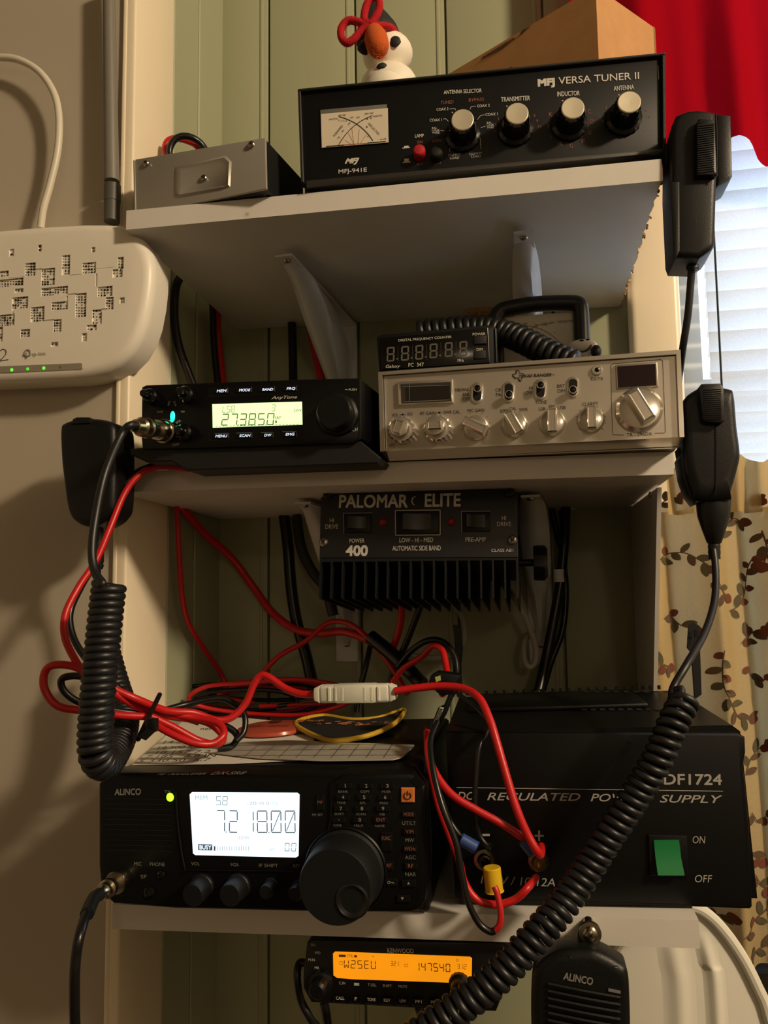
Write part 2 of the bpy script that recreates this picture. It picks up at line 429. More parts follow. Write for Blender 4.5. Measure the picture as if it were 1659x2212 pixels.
for z0, z1 in ((WZ0 + .03, .18), (.21, WZ1 - .03)):
    MB().box(WX0 + .026, WX1 - .03, YW + .048, YW + .051, z0, z1).obj('pane', glass, wn)
# blind
slat_m = translucent('blind_slat_vinyl', 'f2f3f4', 0.55)
blind = bpy.data.objects.new('window_blind', None); COL.objects.link(blind); blind.location = (WX0 + .03, YW - .012, WZ1 - .05)
tag(blind, 'closed white slatted blind with daylight glowing through it', 'blind')
BX0, BX1 = W(1516, 600, YW).x - blind.location.x, WX1 - .045 - blind.location.x
MB().rbox(BX0, BX1, -.01, .016, .0, .03, .003).obj('headrail', frame_w, blind)
sm = MB(); prof = []
for k in range(6):
    t = k / 5 - .5; prof.append((t * .0255, .0016 * (1 - (2 * t) ** 2)))
ca, sa = math.cos(rad(68)), math.sin(rad(68))
pp = [(a * ca - b * sa, -(a * sa + b * ca)) for a, b in prof]
for k in range(5):
    (y0, z0), (y1, z1) = pp[k], pp[k + 1]
    sm.add([(BX0, y0, z0), (BX1, y0, z0), (BX1, y1, z1), (BX0, y1, z1)], [(0, 1, 2, 3)])
sme = sm.mesh('slat', slat_m, 60)
nsl = int((WZ1 - .07 - WZ0) / .0207)
for i in range(nsl):
    o = bpy.data.objects.new('slat', sme); COL.objects.link(o); o.parent = blind; o.location = (0, 0, -.018 - i * .0207)
cordm = MB().tube([(BX0 + .006, -.013, 0), (BX0 + .008, -.013, -.35), (BX0 + .007, -.013, -.62)], .001, 6)
cordm.obj('tilt_wand', mat('dark_wand', '2b2f33', 0.4), blind)

# ------------------------------------------------------------------ shelves
TH = 0.0168
def shelf(name, label, fl, fr, bl, br, rough_right=False, extra=None):
    """board from its four lower corners; returns object"""
    lo = [Vector(q) for q in (fl, fr, br, bl)]; up = Vector((0, 0, TH))
    mb = MB()
    if rough_right:
        n = 34; a, b = lo[1], lo[2]; e_lo = []
        for k in range(n + 1):
            t = k / n; j = random.uniform(-.0016, .0012) if 0 < k < n else 0
            e_lo.append(a.lerp(b, t) + Vector((j, 0, 0)))
        bot_ = [lo[0]] + e_lo + [lo[3]]
        top_ = [lo[0] + up] + [a.lerp(b, k / n) + up for k in range(n + 1)] + [lo[3] + up]
    else:
        bot_ = lo; top_ = [q + up for q in lo]
    n = len(bot_)
    mb.add(bot_ + top_, [tuple(range(n))[::-1], tuple(range(n, 2 * n))] + [(i, (i + 1) % n, n + (i + 1) % n, n + i) for i in range(n)])
    root = bpy.data.objects.new(name, None); COL.objects.link(root); tag(root, label, 'shelf', 'white board shelves in the alcove')
    c = lo[0].copy(); root.location = c
    mb.v = [tuple(Vector(v) - c) for v in mb.v]
    body = mb.obj('board', melamine, root)
    band = MB(); f0, f1 = lo[0] - c, lo[1] - c; y = Vector((0, -.0006, 0))
    band.add([f0 + y, f1 + y, f1 + y + up, f0 + y + up, f0, f1, f1 + up, f0 + up], [(0, 1, 2, 3), (0, 4, 5, 1), (3, 2, 6, 7), (0, 3, 7, 4), (1, 5, 6, 2)])
    band.obj('edge_band', melamine, root)
    return root, c
TFL, TFR = W(273, 497, .565), W(1431, 391, .565)
TBL, TBR = W(515, 712, .8045), W(1340, 662, .8045)
top_shelf, c = shelf('wall_shelf', 'top white board shelf carrying the antenna tuner, rough cut end', TFL, TFR, TBL, TBR, True)
chipm = MB()
for k in range(60):
    t = random.random(); q = TFR.lerp(TBR, t) - c + Vector((random.uniform(-.0006, .0010), 0, random.uniform(-.0004, .004)))
    s = random.uniform(.0006, .0016); chipm.ball(q, s, s * 1.8, s, 6, .3)
o = chipm.obj('chipped_edge', chip, top_shelf); o['kind'] = 'stuff'
q = W(1035, 668, .79) - c; br = MB()
br.ball(q + Vector((0, 0, .0)), .018, .010, .006, 10, .25); br.obj('broken_edge', chip, top_shelf)['label'] = 'torn raw chipboard patch'
MFL, MFR = W(250, 1064, .575), W(1456, 1025, .575)
MBL, MBR = Vector((MFL.x, .8045, .0752)), Vector((.1035, .8045, .0744)); MFL.x = max(MFL.x, XL + .002); MBL.x = XL + .002
mid_shelf, c2 = shelf('wall_shelf', 'middle white board shelf carrying two transceivers side by side', MFL, MFR, MBL, MBR)
br = MB()
for k in range(26):
    br.ball(W(1180 + 5 * random.random() * 12, 1098, .801) - c2 + Vector((0, 0, -.0005)), .0022, .002, .0012, 6, .4)
br.obj('broken_edge', melamine, mid_shelf)['kind'] = 'stuff'
BFL, BFR = W(242.5, 2006, .521), W(1512, 2048, .521)
bot_shelf, c3 = shelf('wall_shelf', 'bottom white board shelf carrying the lit transceiver and power supply', BFL, BFR, BFL + Vector((0, .282, 0)), BFR + Vector((0, .282, 0)))
def shelf_z(fl, fr, bl, x, y):
    return fl.z + (fr.z - fl.z) * (x - fl.x) / (fr.x - fl.x) + (bl.z - fl.z) * (y - fl.y) / (bl.y - fl.y) + TH
def ztop(x, y): return shelf_z(TFL, TFR, TBL, x, y)
def zmid(x, y): return shelf_z(MFL, MFR, MBL, x, y)
def zbot(x, y): return shelf_z(BFL, BFR, BFL + Vector((0, .282, 0)), x, y)
# tapered side support board under the middle shelf
sb = MB(); f1, f2 = WX(1423, 1048, .1030), WX(1415, 1480, .1030)
zt = zmid(.11, .7) - TH - .0004; zb = zbot(.09, .7) + .0004; yb_ = f1.y + (f2.y - f1.y) * (zt - zb) / (zt - f2.z)
pr = [(f1.y, zt), (.8035, zt), (.8035, zb), (min(yb_, .77), zb)]
for x in (.0915 + .012, .1165): pass
n = 4; vs_ = [(.1018, y, z) for y, z in pr] + [(.1052, y, z) for y, z in pr]
sb.add(vs_, [(0, 1, 2, 3), (7, 6, 5, 4)] + [(i, 4 + i, 4 + (i + 1) % 4, (i + 1) % 4) for i in range(4)])
for i in range(0): pass
D = Dev('support_board', 'tapered white support board standing under the middle shelf beside floral curtain', 'board', (.1018, f1.y, zb))
sb.v = [tuple(Vector(v) - Vector((.1018, f1.y, zb))) for v in sb.v]
D.add('board', sb, melamine)
s = MB(); screw(s, D.loc(WX(1406, 1068, .1018)), (-1, 0, 0), .0026); D.add('screw', s, screw_m)

# ------------------------------------------------------------------ shelf brackets
def bracket(label, xf, yf, xw, zs, leg, group, zslope=0.0):
    """stamped steel bracket: arm under the board, leg on the wall, curved hollow gusset"""
    D = Dev('shelf_bracket', label, 'bracket', (xw, YW - .0014, zs - leg), yaw=math.degrees(math.atan2(xw - xf, YW - yf)) * -1.0, group=group)
    L = YW - .0014 - yf; w = .0125
    za = leg - .0022
    arm = MB(); arm.add([(-w, -.0, za - .002), (w, 0, za - .002), (w * .62, -L, za - .002 + zslope), (-w * .62, -L, za - .002 + zslope),
                         (-w, 0, za), (w, 0, za), (w * .62, -L, za + zslope), (-w * .62, -L, za + zslope)],
                        [(0, 1, 2, 3), (7, 6, 5, 4), (0, 4, 5, 1), (1, 5, 6, 2), (2, 6, 7, 3), (3, 7, 4, 0)])
    D.add('arm', arm, steel_w)
    lg = MB().rbox(-w, w, -.002, 0, 0, leg, .0009, 1); D.add('wall_leg', lg, steel_w)
    g = MB(); n = 14; vs_ = []
    for k in range(n + 1):
        t = k / n
        # hypotenuse: from under the arm front to low on the wall, slightly concave
        y = -L * .90 * (1 - t) ** 1.25 - .004; z = za - .002 - (leg * .86) * t ** 1.25 + zslope * (1 - t)
        wd = .0030 + .0085 * math.sin(math.pi * min(1, t * 1.0 + .12)) ; top_y, top_z = (y, za - .002 + zslope * (1 - t))
        vs_ += [(-wd - .002, y * .985, min(z + .010, top_z)), (-wd * .45, y, z), (wd * .45, y, z), (wd + .002, y * .985, min(z + .010, top_z)), (w * .6, min(-.0015, y * .45), top_z - .001 - (za - z) * .30), (-w * .6, min(-.0015, y * .45), top_z - .001 - (za - z) * .30)]
    fs = []
    for k in range(n):
        for j in range(6):
            j2 = (j + 1) % 6; fs.append((k * 6 + j, k * 6 + j2, (k + 1) * 6 + j2, (k + 1) * 6 + j))
    fs += [tuple(range(6))[::-1], tuple(n * 6 + j for j in range(6))]
    g.add(vs_, fs); D.add('gusset', g, steel_w, sharp=50)
    s = MB(); screw(s, (0, -L + .008, za - .002 + zslope), (0, 0, -1), .0034); D.add('screw', s, screw_m)
    for z in (leg * .12, leg * .45):
        s = MB(); screw(s, (.0, -.002, z), (0, -1, 0), .0034); cross_slot(s, (0, -.002, z), (0, -1, 0), .0034); D.add('screw', s, screw_m)
    return D
G1 = 'brackets under the top shelf'; G2 = 'brackets under the middle shelf'
bracket('pale steel shelf bracket under top shelf above the green-lit transceiver', -.2047, .617, -.1935, TFL.z - .0105, .148, G1, .0025)
bracket('pale steel shelf bracket under top shelf above the chrome-faced transceiver', .0032, .611, .0085, TFL.z - .0145, .148, G1, .0035)
bracket('pale steel shelf bracket under middle shelf beside bundle of thick black cables', -.196, .642, -.1955, .0752, .158, G2)
bracket('pale steel shelf bracket under middle shelf between amplifier and support board', .002, .642, .009, .0745, .158, G2)

# ================================================================== TOP SHELF
# ---- antenna tuner
A = crop(600, 0, 1.975); A2 = crop(660, 200, 4.1475); A3 = crop(1040, 120, 3.95)
O = W(656, 398, .5635); O.z = ztop(O.x, O.y) + .0012
D = Dev('antenna_tuner', 'wide black antenna tuner with meter window and four silver-capped knobs', 'tuner', O, yaw=4.7, roll=-0.7)
tl, tr, bl_, br_ = D.p((648, 200)), D.p((1431, 122)), D.p((655, 398)), D.p((1433, 329))
zc = -0.0004
DEP = .178
cov = MB()
cov.prism([(tl.x, tl.z), (tr.x, tr.z), (br_.x, br_.z), (bl_.x, bl_.z)], .0, .0035, .0008)       # face flange
body = MB().prism([(tl.x + .0006, tl.z - .001), (tr.x - .0006, tr.z - .001), (br_.x - .0006, 0.0), (bl_.x + .0006, 0.0)], .0036, DEP, 0.0)
D.add('cabinet', body, black_powder)
rim = MB()
t = .0022
for a, b, c_, d_ in (((tl.x - .0012, tl.z + .0012), (tr.x + .0012, tr.z + .0012), (tr.x + .0012, tr.z - .001), (tl.x - .0012, tl.z - .001)),
                     ((tl.x - .0012, tl.z - .001), (tl.x + .0012, tl.z - .001), (bl_.x + .0012, bl_.z), (bl_.x - .0012, bl_.z)),
                     ((tr.x - .0012, tr.z - .001), (tr.x + .0012, tr.z - .001), (br_.x + .0012, br_.z), (br_.x - .0012, br_.z))):
    rim.prism([a, b, c_, d_], -.0035, .006, .0006, 1)
D.add('cover_rim', rim, black_powder)
face = D.add('front_panel', cov, mat('tuner_face_enamel', '0f1011', 0.42, bump=0.1, bscale=900, spec=.3))
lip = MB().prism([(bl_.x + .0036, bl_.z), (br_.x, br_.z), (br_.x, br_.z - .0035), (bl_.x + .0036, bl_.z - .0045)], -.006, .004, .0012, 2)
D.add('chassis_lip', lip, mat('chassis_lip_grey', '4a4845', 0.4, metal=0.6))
# meter
mx0, mx1 = D.p(A2(135, 330)), D.p(A2(740, 280))
mp = [A2(133, 162), A2(728, 110), A2(746, 452), A2(144, 500)]
meter = D.add('meter', MB().prism(D.poly(mp), -.0012, .0, .0003), mat('meter_bezel_grey', '6b6862', 0.3))
mi = [A2(138, 192), A2(738, 138), A2(744, 446), A2(146, 494)]
D.add('dial_card', MB().quad(D, mi, -.0014), mat('meter_card', 'cfc4ae', 0.6), meter)
mk = MB(); mr = MB()
cA, cB = A2(300, 470), A2(610, 450)
def arc(mb, x0, y0, x1, y1, bulge, w, n=16, ticks=0):
    pts = []
    for k in range(n + 1):
        t = k / n; x = x0 + (x1 - x0) * t; y = y0 + (y1 - y0) * t
        nx, ny = (y1 - y0), -(x1 - x0); ln = math.hypot(nx, ny)
        b = bulge * 4 * t * (1 - t); pts.append(A2(x + nx / ln * b, y + ny / ln * b))
    mb.line(D, pts, w, -.0017)
    for k in range(ticks):
        t = (k + 1) / (ticks + 1); i = int(t * n); (xa, ya), (xb, yb) = pts[i], pts[min(i + 1, n)]
        dx, dy = xb - xa, yb - ya; ln = math.hypot(dx, dy) or 1; mb.line(D, [(xa - dy / ln * 1.5, ya + dx / ln * 1.5), (xa + dy / ln * 2, ya - dx / ln * 2)], .6, -.0017)
arc(mk, 297, 470, 600, 205, 38, 1.3, ticks=14); arc(mk, 300, 215, 605, 432, 38, 1.3, ticks=14)
for s_, a, b, h in (('WATTS', (210, 240), (290, 236), 16), ('WATTS', (605, 213), (688, 205), 16), ('60 40', (295, 205), (360, 200), 15), ('20', (400, 222), (428, 222), 15), ('100', (455, 224), (484, 220), 15),
                    ('200 300', (530, 190), (608, 182), 15), ('7.2 6.3', (292, 250), (372, 252), 14), ('50', (382, 285), (402, 268), 14), ('30', (325, 352), (345, 335), 14), ('10', (288, 410), (306, 395), 14),
                    ('FORWARD', (255, 390), (330, 295), 20), ('REFLECTED', (566, 275), (660, 375), 18), ('4 5', (540, 240), (596, 224), 14), ('mfj', (668, 420), (722, 412), 14), ('1', (546, 310), (554, 304), 14), ('.2', (548, 385), (566, 392), 14)):
    mk.text(D, s_, A2(*a), A2(*b), h / 4.1475, -.0017)
for x0, y0, x1, y1 in ((435, 470, 415, 310), (438, 470, 385, 360), (470, 460, 482, 330), (490, 460, 540, 380), (420, 470, 355, 425)):
    mr.line(D, [A2(x0, y0), A2(x1, y1)], .7, -.0017)
mr.line(D, [A2(290, 472), A2(560, 452)], 1.0, -.0017)
D.add('dial_print', mk, print_k, meter); D.add('dial_print', mr, mat('red_scale_print', 'a8402c', 0.6), meter)
D.add('needle_slot', MB().line(D, [A2(185, 482), A2(345, 468)], 1.6, -.0018).line(D, [A2(555, 450), A2(720, 436)], 1.6, -.0018), print_k, meter)
# lettering
L = MB(); Lo = MB()
for s_, a, b, h in (('ANTENNA SELECTOR', (708, 394), (870, 386), 17), ('LAMP', (585, 580), (623, 578), 15), ('TRANSMITTER', (952, 425), (1076, 418), 20), ('INDUCTOR', (1192, 402), (1288, 397), 21), ('ANTENNA', (1433, 378), (1520, 371), 20),
                    ('MFJ-941E', (259, 735), (380, 726), 23), ('COAX 2', (677, 468), (728, 464), 12), ('COAX 2', (850, 453), (904, 449), 12), ('COAX 1', (648, 513), (700, 511), 12), ('COAX 1', (886, 489), (938, 486), 12)):
    L.text(D, s_, A(*a), A(*b), h / 1.975, bold=0.02)
L.text(D, 'VERSA TUNER II', A(1197, 345), A(1541, 322), 15.5, bold=0.015)
for s_, y in (('BAL', 546), ('LINE', 556), ('WIRE', 566)):
    L.text(D, s_, A(658, y), A(690 if s_ != 'BAL' else 680, y), 4.2); L.text(D, s_, A(892, y - 22), A(922 if s_ != 'BAL' else 914, y - 23), 4.2)
for pts in ([(733, 465), (756, 463), (759, 470)], [(820, 467), (825, 455), (845, 453)], [(706, 508), (716, 506), (728, 517)], [(852, 510), (866, 492), (882, 490)], [(695, 556), (714, 559)], [(866, 545), (886, 538)], [(734, 648), (734, 612)], [(864, 588), (866, 636)]):
    L.line(D, [A(*q) for q in pts], .9)
for s_, a, b in (('DUMMY', (728, 662), (780, 658)), ('LOAD', (735, 675), (774, 672)), ('DUMMY', (818, 658), (872, 653)), ('LOAD', (826, 668), (866, 665))): L.text(D, s_, A(*a), A(*b), 5.2)
L.line(D, [A(1622, 280), A(1625, 338)], 1.2)
# logo blocks
L.text(D, 'MFJ', A(1109, 359), A(1182, 352), 21, bold=0.07)
L.text(D, 'MFJ', A2(352, 622), A2(482, 614), 15, bold=0.055, shear=0.45)
L.quad(D, [A(532, 630), A(564, 627), A(564, 631), A(532, 634)]).quad(D, [A(539, 623), A(558, 621), A(558, 629), A(539, 631)])
L.quad(D, [A(533, 691), A(566, 688), A(566, 693), A(533, 696)]).quad(D, [A(540, 677), A(559, 676), A(559, 692), A(540, 693)])
for s_, a, b, h in (('TUNED', (695, 438), (750, 434), 14), ('BYPASS', (815, 427), (880, 423), 14), ('ON', (594, 607), (617, 605), 12), ('OFF', (594, 702), (621, 699), 11), ('300W', (657, 602), (700, 598), 13), ('30W', (667, 696), (698, 693), 12)):
    Lo.text(D, s_, A(*a), A(*b), h / 1.975)
for s_, a in (('K', (590, 502)), ('J', (566, 600)), ('I', (590, 695)), ('H', (668, 752)), ('G', (766, 770)), ('F', (868, 733)), ('E', (930, 662)), ('D', (943, 565)), ('C', (920, 478))):
    w = 14 if s_ not in 'IJ' else (2.5 if s_ == 'I' else 8); Lo.text(D, s_, A3(a[0] - w, a[1]), A3(a[0] + w, a[1] - 2), 9)
for s_, a in (('2', (143, 538)), ('1', (123, 590)), ('0', (118, 648)), ('8', (452, 513)), ('9', (476, 557)), ('10', (498, 608)), ('2', (1062, 446)), ('1', (1040, 504)), ('0', (1036, 560)), ('9', (1408, 465)), ('10', (1430, 520))):
    w = 7 * len(s_) if s_ != '1' else 2.5; Lo.text(D, s_, A3(a[0] - w, a[1]), A3(a[0] + w, a[1] - 1), 6)
D.add('lettering', L, print_w, face); D.add('lettering', Lo, print_o, face, label='dim orange lettering')
silver = mat('spun_silver_cap', 'e3dac2', 0.42, metal=0.7)
for i, (cx, cy) in enumerate(((999, 260), (1116.7, 246.6), (1237, 234.7), (1358.7, 222))):
    Lk = .021; c_ = D.p((cx, cy), -Lk); r = D.px(23.0)
    kb = MB().lathe((c_.x, 0, c_.z), (0, -1, 0), [(r * 1.62, .0), (r * 1.6, .003), (r * 1.3, .0045), (r * 1.22, .006), (r * 1.14, Lk - .002), (r * 1.04, Lk)], 40, 20, .018)
    k = D.add('control_knob', kb, black_gloss)
    D.add('knob_cap', MB().lathe((c_.x, -Lk, c_.z), (0, -1, 0), [(r, 0), (r, .0007), (r * .93, .0012), (r * .1, .0009)], 36), silver, k)
    dm = MB(); 
    for q in (((1000 - 22) - 1000 + cx, cy - 17), (cx - 26, cy + 22)): 
        p_ = D.p(q, -.0135); dm.ball((p_.x, -.0135, p_.z), .0006, .0003, .0006, 8)
    D.add('index_dot', dm, print_w, k)
for (cx, cy), m_, lb in (((603, 638), mat('red_button', 'b01824', 0.5), 'red lamp push button'), ((678, 645), black_matte, None)):
    c_ = D.p(A(cx, cy), -.009); r = D.px(13)
    D.add('push_button', MB().lathe((c_.x, 0, c_.z), (0, -1, 0), [(r, 0), (r, .008), (r * .8, .0095), (r * .4, .010)], 24), m_, label=lb)
for x in (.02, .25):
    for y in (.02, .15): D.add('foot', MB().cyl((x, y, 0), (0, 0, -1), .006, .0012), rubber)

# ---- aluminium box
B = crop(0, 0, 2.5136)
O = W(295, 450, .5735); O.z = ztop(O.x, O.y) + .0006
D = Dev('metal_box', 'low grey metal case with dished front panel and black side', 'case', O, yaw=-9.5, roll=-.8)
q = [D.p((292, 344)), D.p((573, 297)), D.p((575, 425)), D.p((295, 450))]
gal = mat('satin_grey_steel', 'a9a59b', 0.38, metal=0.45, bump=0.05, bscale=700)
D.add('cover', MB().prism([(q[0].x + .001, q[0].z - .0012), (q[1].x - .0002, q[1].z - .0012), (q[2].x - .0002, .0), (q[3].x + .001, .0)], .0022, .068, 0), mat('black_case_cover', '121315', 0.45, bump=.2, bscale=1200))
fr_ = MB().prism([(p_.x, p_.z) for p_ in q[:2]] + [(q[2].x, .0), (q[3].x, .0)], 0, .0021, .0006)
fp = D.add('front_panel', fr_, gal)
D.add('side_flange', MB().prism([(q[0].x - .0016, q[0].z - .001), (q[0].x, q[0].z - .001), (q[3].x, .0), (q[3].x - .0016, .0)], -.0008, .012, .0003), gal)
# pressed dish: raised rounded frame ring around a lower field
ring = [B(952, 905), B(1228, 845), B(1258, 880), B(1250, 1015), B(1225, 1025), B(975, 1070), B(950, 1050)]
inn = [B(988, 928), B(1215, 878), B(1240, 890), B(1238, 1000), B(1222, 1012), B(990, 1052), B(985, 1045)]
ra = [D.p(t, 0) for t in ring]; ri = [D.p(t, -.0005) for t in inn]; mb = MB(); n = len(ra)
mids = [a.lerp(b, .5) + Vector((0, -.0016, 0)) for a, b in zip(ra, ri)]
mb.add(ra + mids + ri, [(i, (i + 1) % n, n + (i + 1) % n, n + i) for i in range(n)] + [(n + i, n + (i + 1) % n, 2 * n + (i + 1) % n, 2 * n + i) for i in range(n)] + [tuple(range(2 * n, 3 * n))])
D.add('pressed_dish', mb, gal, sharp=60)
for (x, y) in ((797, 890), (1368, 788), (1110, 970)):
    c_ = D.p(B(x, y)); s = MB(); screw(s, (c_.x, -.0006, c_.z), (0, -1, 0), .0029); so = D.add('screw', s, screw_m)
    D.add('cross_slot', cross_slot(MB(), (c_.x, -.0006, c_.z), (0, -1, 0), .0029), dark_hole, so)
c_ = D.p(B(1436, 1060)); D.add('corner_notch', MB().ball((c_.x, -.0003, c_.z), .0015, .0004, .0015, 10), dark_hole)
# leads looping up behind it
WIRE_DY = {'red wire hanging in a low loop below the positive post': -.006, 'black wire hanging down to a low bight under the binding posts': -.013, 'black wire with blue lug reaching the negative post': .007,
           'thin red cable rising toward the bracket foot': -.016, 'red cable arching above the blade fuse holder': -.010, 'thick black cable hanging beside the bracket behind amplifier': .006,
           'red wire arching from fuse holder down to the positive post': -.006, 'red wire looped widest to the wall side of the coiled cord': -.003, 'black wire forming a small loop behind the coiled cord': .010,
           'thin red wire rising from the low bight to the yellow lug': -.013}
def wire(name, label, pts, r, m, cat='cable', group=None, seg=8, n=6):
    """one cable through (u, v, Y) points or world vectors"""
    dy = WIRE_DY.get(label, 0.0)
    P_ = [W(p[0], p[1], p[2] + dy) if not isinstance(p, Vector) else p for p in pts]; c_ = P_[0].copy()
    o = MB().tube([p - c_ for p in P_], r, 10, n).obj(name, m, sharp=75); o.location = c_
    tag(o, label, cat, group); return o
zt_ = lambda y: None
wire('power_lead', 'red lead arching above the grey metal case', [(410, 420, .66), (372, 360, .650), (357, 328, .648), (362, 306, .648), (380, 299, .650), (405, 304, .655), (428, 318, .66), (455, 360, .67), (465, 420, .675)], .0032, red_wire)
wire('power_lead', 'black lead arching above the grey metal case', [(400, 420, .65), (375, 360, .643), (366, 328, .641), (376, 303, .641), (396, 294, .643), (420, 300, .648), (440, 318, .655), (462, 360, .66), (470, 420, .665)], .0032, blk_wire)

# ---- cardboard carton standing on the tuner
card = mat('corrugated_cardboard', 'b98a58', 0.85, noise=0.06, nscale=60, bump=0.3, bscale=250)
ztun = (Dev.__init__ and None)
ZT = O.z
tun = bpy.data.objects['antenna_tuner'].matrix_world @ Vector((.2, .1, 0))
zcar = (bpy.data.objects['antenna_tuner'].matrix_world @ Vector((.23, .04, tr.z - .001))).z + .0015
N_ = W(1293, 120, .60); N_.z = zcar
D = Dev('cardboard_carton', 'brown corrugated cardboard carton standing cornerwise on the black tuner', 'carton', N_)
dr = Vector((math.sin(rad(34.7)), math.cos(rad(34.7)), 0)); dl = Vector((-math.sin(rad(57.6)), math.cos(rad(57.6)), 0))
nl = Vector((dl.y, -dl.x, 0)); nr = Vector((dr.y, -dr.x, 0))
def on_plane(u, v, nrm): return D.loc(WP(u, v, N_, nrm))
PL = on_plane(962, 164, nl); PR = on_plane(1415, 61, nr); PL2 = on_plane(1236, 4, nl)
wl_, wr_ = math.hypot(PL.x, PL.y), math.hypot(PR.x, PR.y)
zl = PL.z; zn = PL2.z + (PL2.z - PL.z) * (math.hypot(PL2.x, PL2.y)) / max(wl_ - math.hypot(PL2.x, PL2.y), .01) ; zr = PR.z
zn = min(max(zn, zl), zl + .05)
def panel(name, P0, d, n_, L_, z0, z1, th=.0035):
    a = P0; b = P0 + d * L_; k = n_ * th
    mb = MB().add([a, b, b + Vector((0, 0, z1)), a + Vector((0, 0, z0)), a - k, b - k, b - k + Vector((0, 0, z1)), a - k + Vector((0, 0, z0))],
                  [(0, 1, 2, 3), (7, 6, 5, 4), (0, 4, 5, 1), (1, 5, 6, 2), (2, 6, 7, 3), (3, 7, 4, 0)])
    return D.add(name, mb, card)
z0 = Vector((0, 0, 0))
panel('side_panel', z0, dl, -nl, wl_, zn, zl); panel('side_panel', z0 + dr * .0001, dr, nr, wr_, zn, zr)
panel('side_panel', dl * wl_, dr, nl * 0 + dl, wr_, zl, zl); panel('side_panel', dr * wr_, dl, dr, wl_, zr, zl)
bt = MB().add([z0, dr * wr_, dr * wr_ + dl * wl_, dl * wl_] + [v + Vector((0, 0, .003)) for v in (z0, dr * wr_, dr * wr_ + dl * wl_, dl * wl_)], [(3, 2, 1, 0), (4, 5, 6, 7), (0, 1, 5, 4), (1, 2, 6, 5), (2, 3, 7, 6), (3, 0, 4, 7)])
D.add('base_panel', bt, card)
edge = mat('torn_corrugation', '5a4326', 0.95, noise=.5, nscale=400, bump=1, bscale=300)
cc = crop(900, 0, 3.0722)
e1 = MB(); P_ = [on_plane(*cc(x, y), nl) - nl * -.0 for x, y in ((425, 400), (440, 380), (650, 250), (652, 262), (560, 330))]
k = (N_ * 0); off = Vector((nl.x, nl.y, 0)) * (.0006 if nl.y < 0 else -.0006)
e1.add([p_ + off for p_ in P_], [(0, 1, 2, 3, 4)])
P_ = [on_plane(*cc(x, y), nl) for x, y in ((680, 245), (700, 205), (760, 172), (730, 200))]; e1.add([p_ + off for p_ in P_], [(0, 1, 2, 3)])
P_ = [on_plane(*cc(x, y), nl) for x, y in ((580, 475), (632, 442), (632, 466))]; e1.add([p_ + off for p_ in P_], [(0, 1, 2)])
D.add('torn_edge', e1, edge)

# ---- snowman ornament standing on the tuner
SN = crop(700, 0, 6.9125)
tunM = bpy.data.objects['antenna_tuner'].matrix_world; zt_l = (tunM @ Vector((.06, .06, tl.z - .001))).z
base = W(845, 182, .625); 
D = Dev('snowman_ornament', 'hand painted white clay snowman with black hat and red pipe-cleaner bow', 'ornament', (base.x, .598, zt_l + .0008))
clay = mat('white_painted_clay', 'f0ead9', 0.55, noise=.04, nscale=60, bump=.5, bscale=90)
coal = mat('black_painted_clay', '1d1c1b', 0.7, bump=.8, bscale=400)
fuzz_r = mat('red_chenille', 'b3101c', 0.95, bump=1.0, bscale=1500); fuzz_o = mat('orange_chenille', 'c4581c', 0.95, bump=1.0, bscale=1500)
def S(x, y, yy=0.0): return D.p(SN(x, y), yy)
b0 = S(960, 1180); r0 = D.px(480 / 6.9125 * 1.06)
body = MB(); rs = random.Random(4)
body.lathe((b0.x, 0, 0), (0, 0, 1), [(.018, 0), (.0225, .005), (.0225, .014), (.0205, .022), (.0165, .027)], 26)
b1 = S(965, 1300); c1 = S(930, 815)
ELL = [(Vector((b1.x, 0, b1.z)), D.px(62), D.px(54), D.px(47)), (Vector((c1.x + .001, 0, c1.z)), D.px(55), D.px(50), D.px(43))]
for c_, rx, ry, rz in ELL: body.ball(c_, rx, ry, rz, 30, .006)
D.add('body', body, clay, sharp=80)
def on_snow(x, y):                       # where the line of sight meets the clay
    d = (D.I.to_3x3() @ ray(*SN(x, y))).normalized(); best = None
    for c_, rx, ry, rz in ELL:
        S_ = Vector((1 / rx, 1 / ry, 1 / rz)); o2 = Vector([(D.o - c_)[i] * S_[i] for i in range(3)]); d2 = Vector([d[i] * S_[i] for i in range(3)])
        A_, B_, C_ = d2.dot(d2), 2 * o2.dot(d2), o2.dot(o2) - 1; q_ = B_ * B_ - 4 * A_ * C_
        if q_ > 0:
            t = (-B_ - math.sqrt(q_)) / (2 * A_); best = t if best is None else min(best, t)
    return D.o + d * best if best else S(x, y, -.015)
hat = MB(); h0 = S(800, 470); hat.lathe((h0.x, .003, h0.z - .008), (-.12, .06, 1), [(D.px(47), 0), (D.px(49), .004), (D.px(45), .011), (D.px(34), .020), (D.px(18), .032), (D.px(4), .041)], 26)
D.add('hat', hat, coal, sharp=60)
for nm, x, y, rx, rz in (('eye', 1060, 620, 12.5, 12), ('eye', 610, 700, 16, 18), ('button', 860, 990, 11, 7.5), ('button', 895, 1222, 12, 8)):
    p_ = on_snow(x, y); D.add(nm, MB().ball(p_, D.px(rx), .0022, D.px(rz), 14, .09), coal, sharp=70)
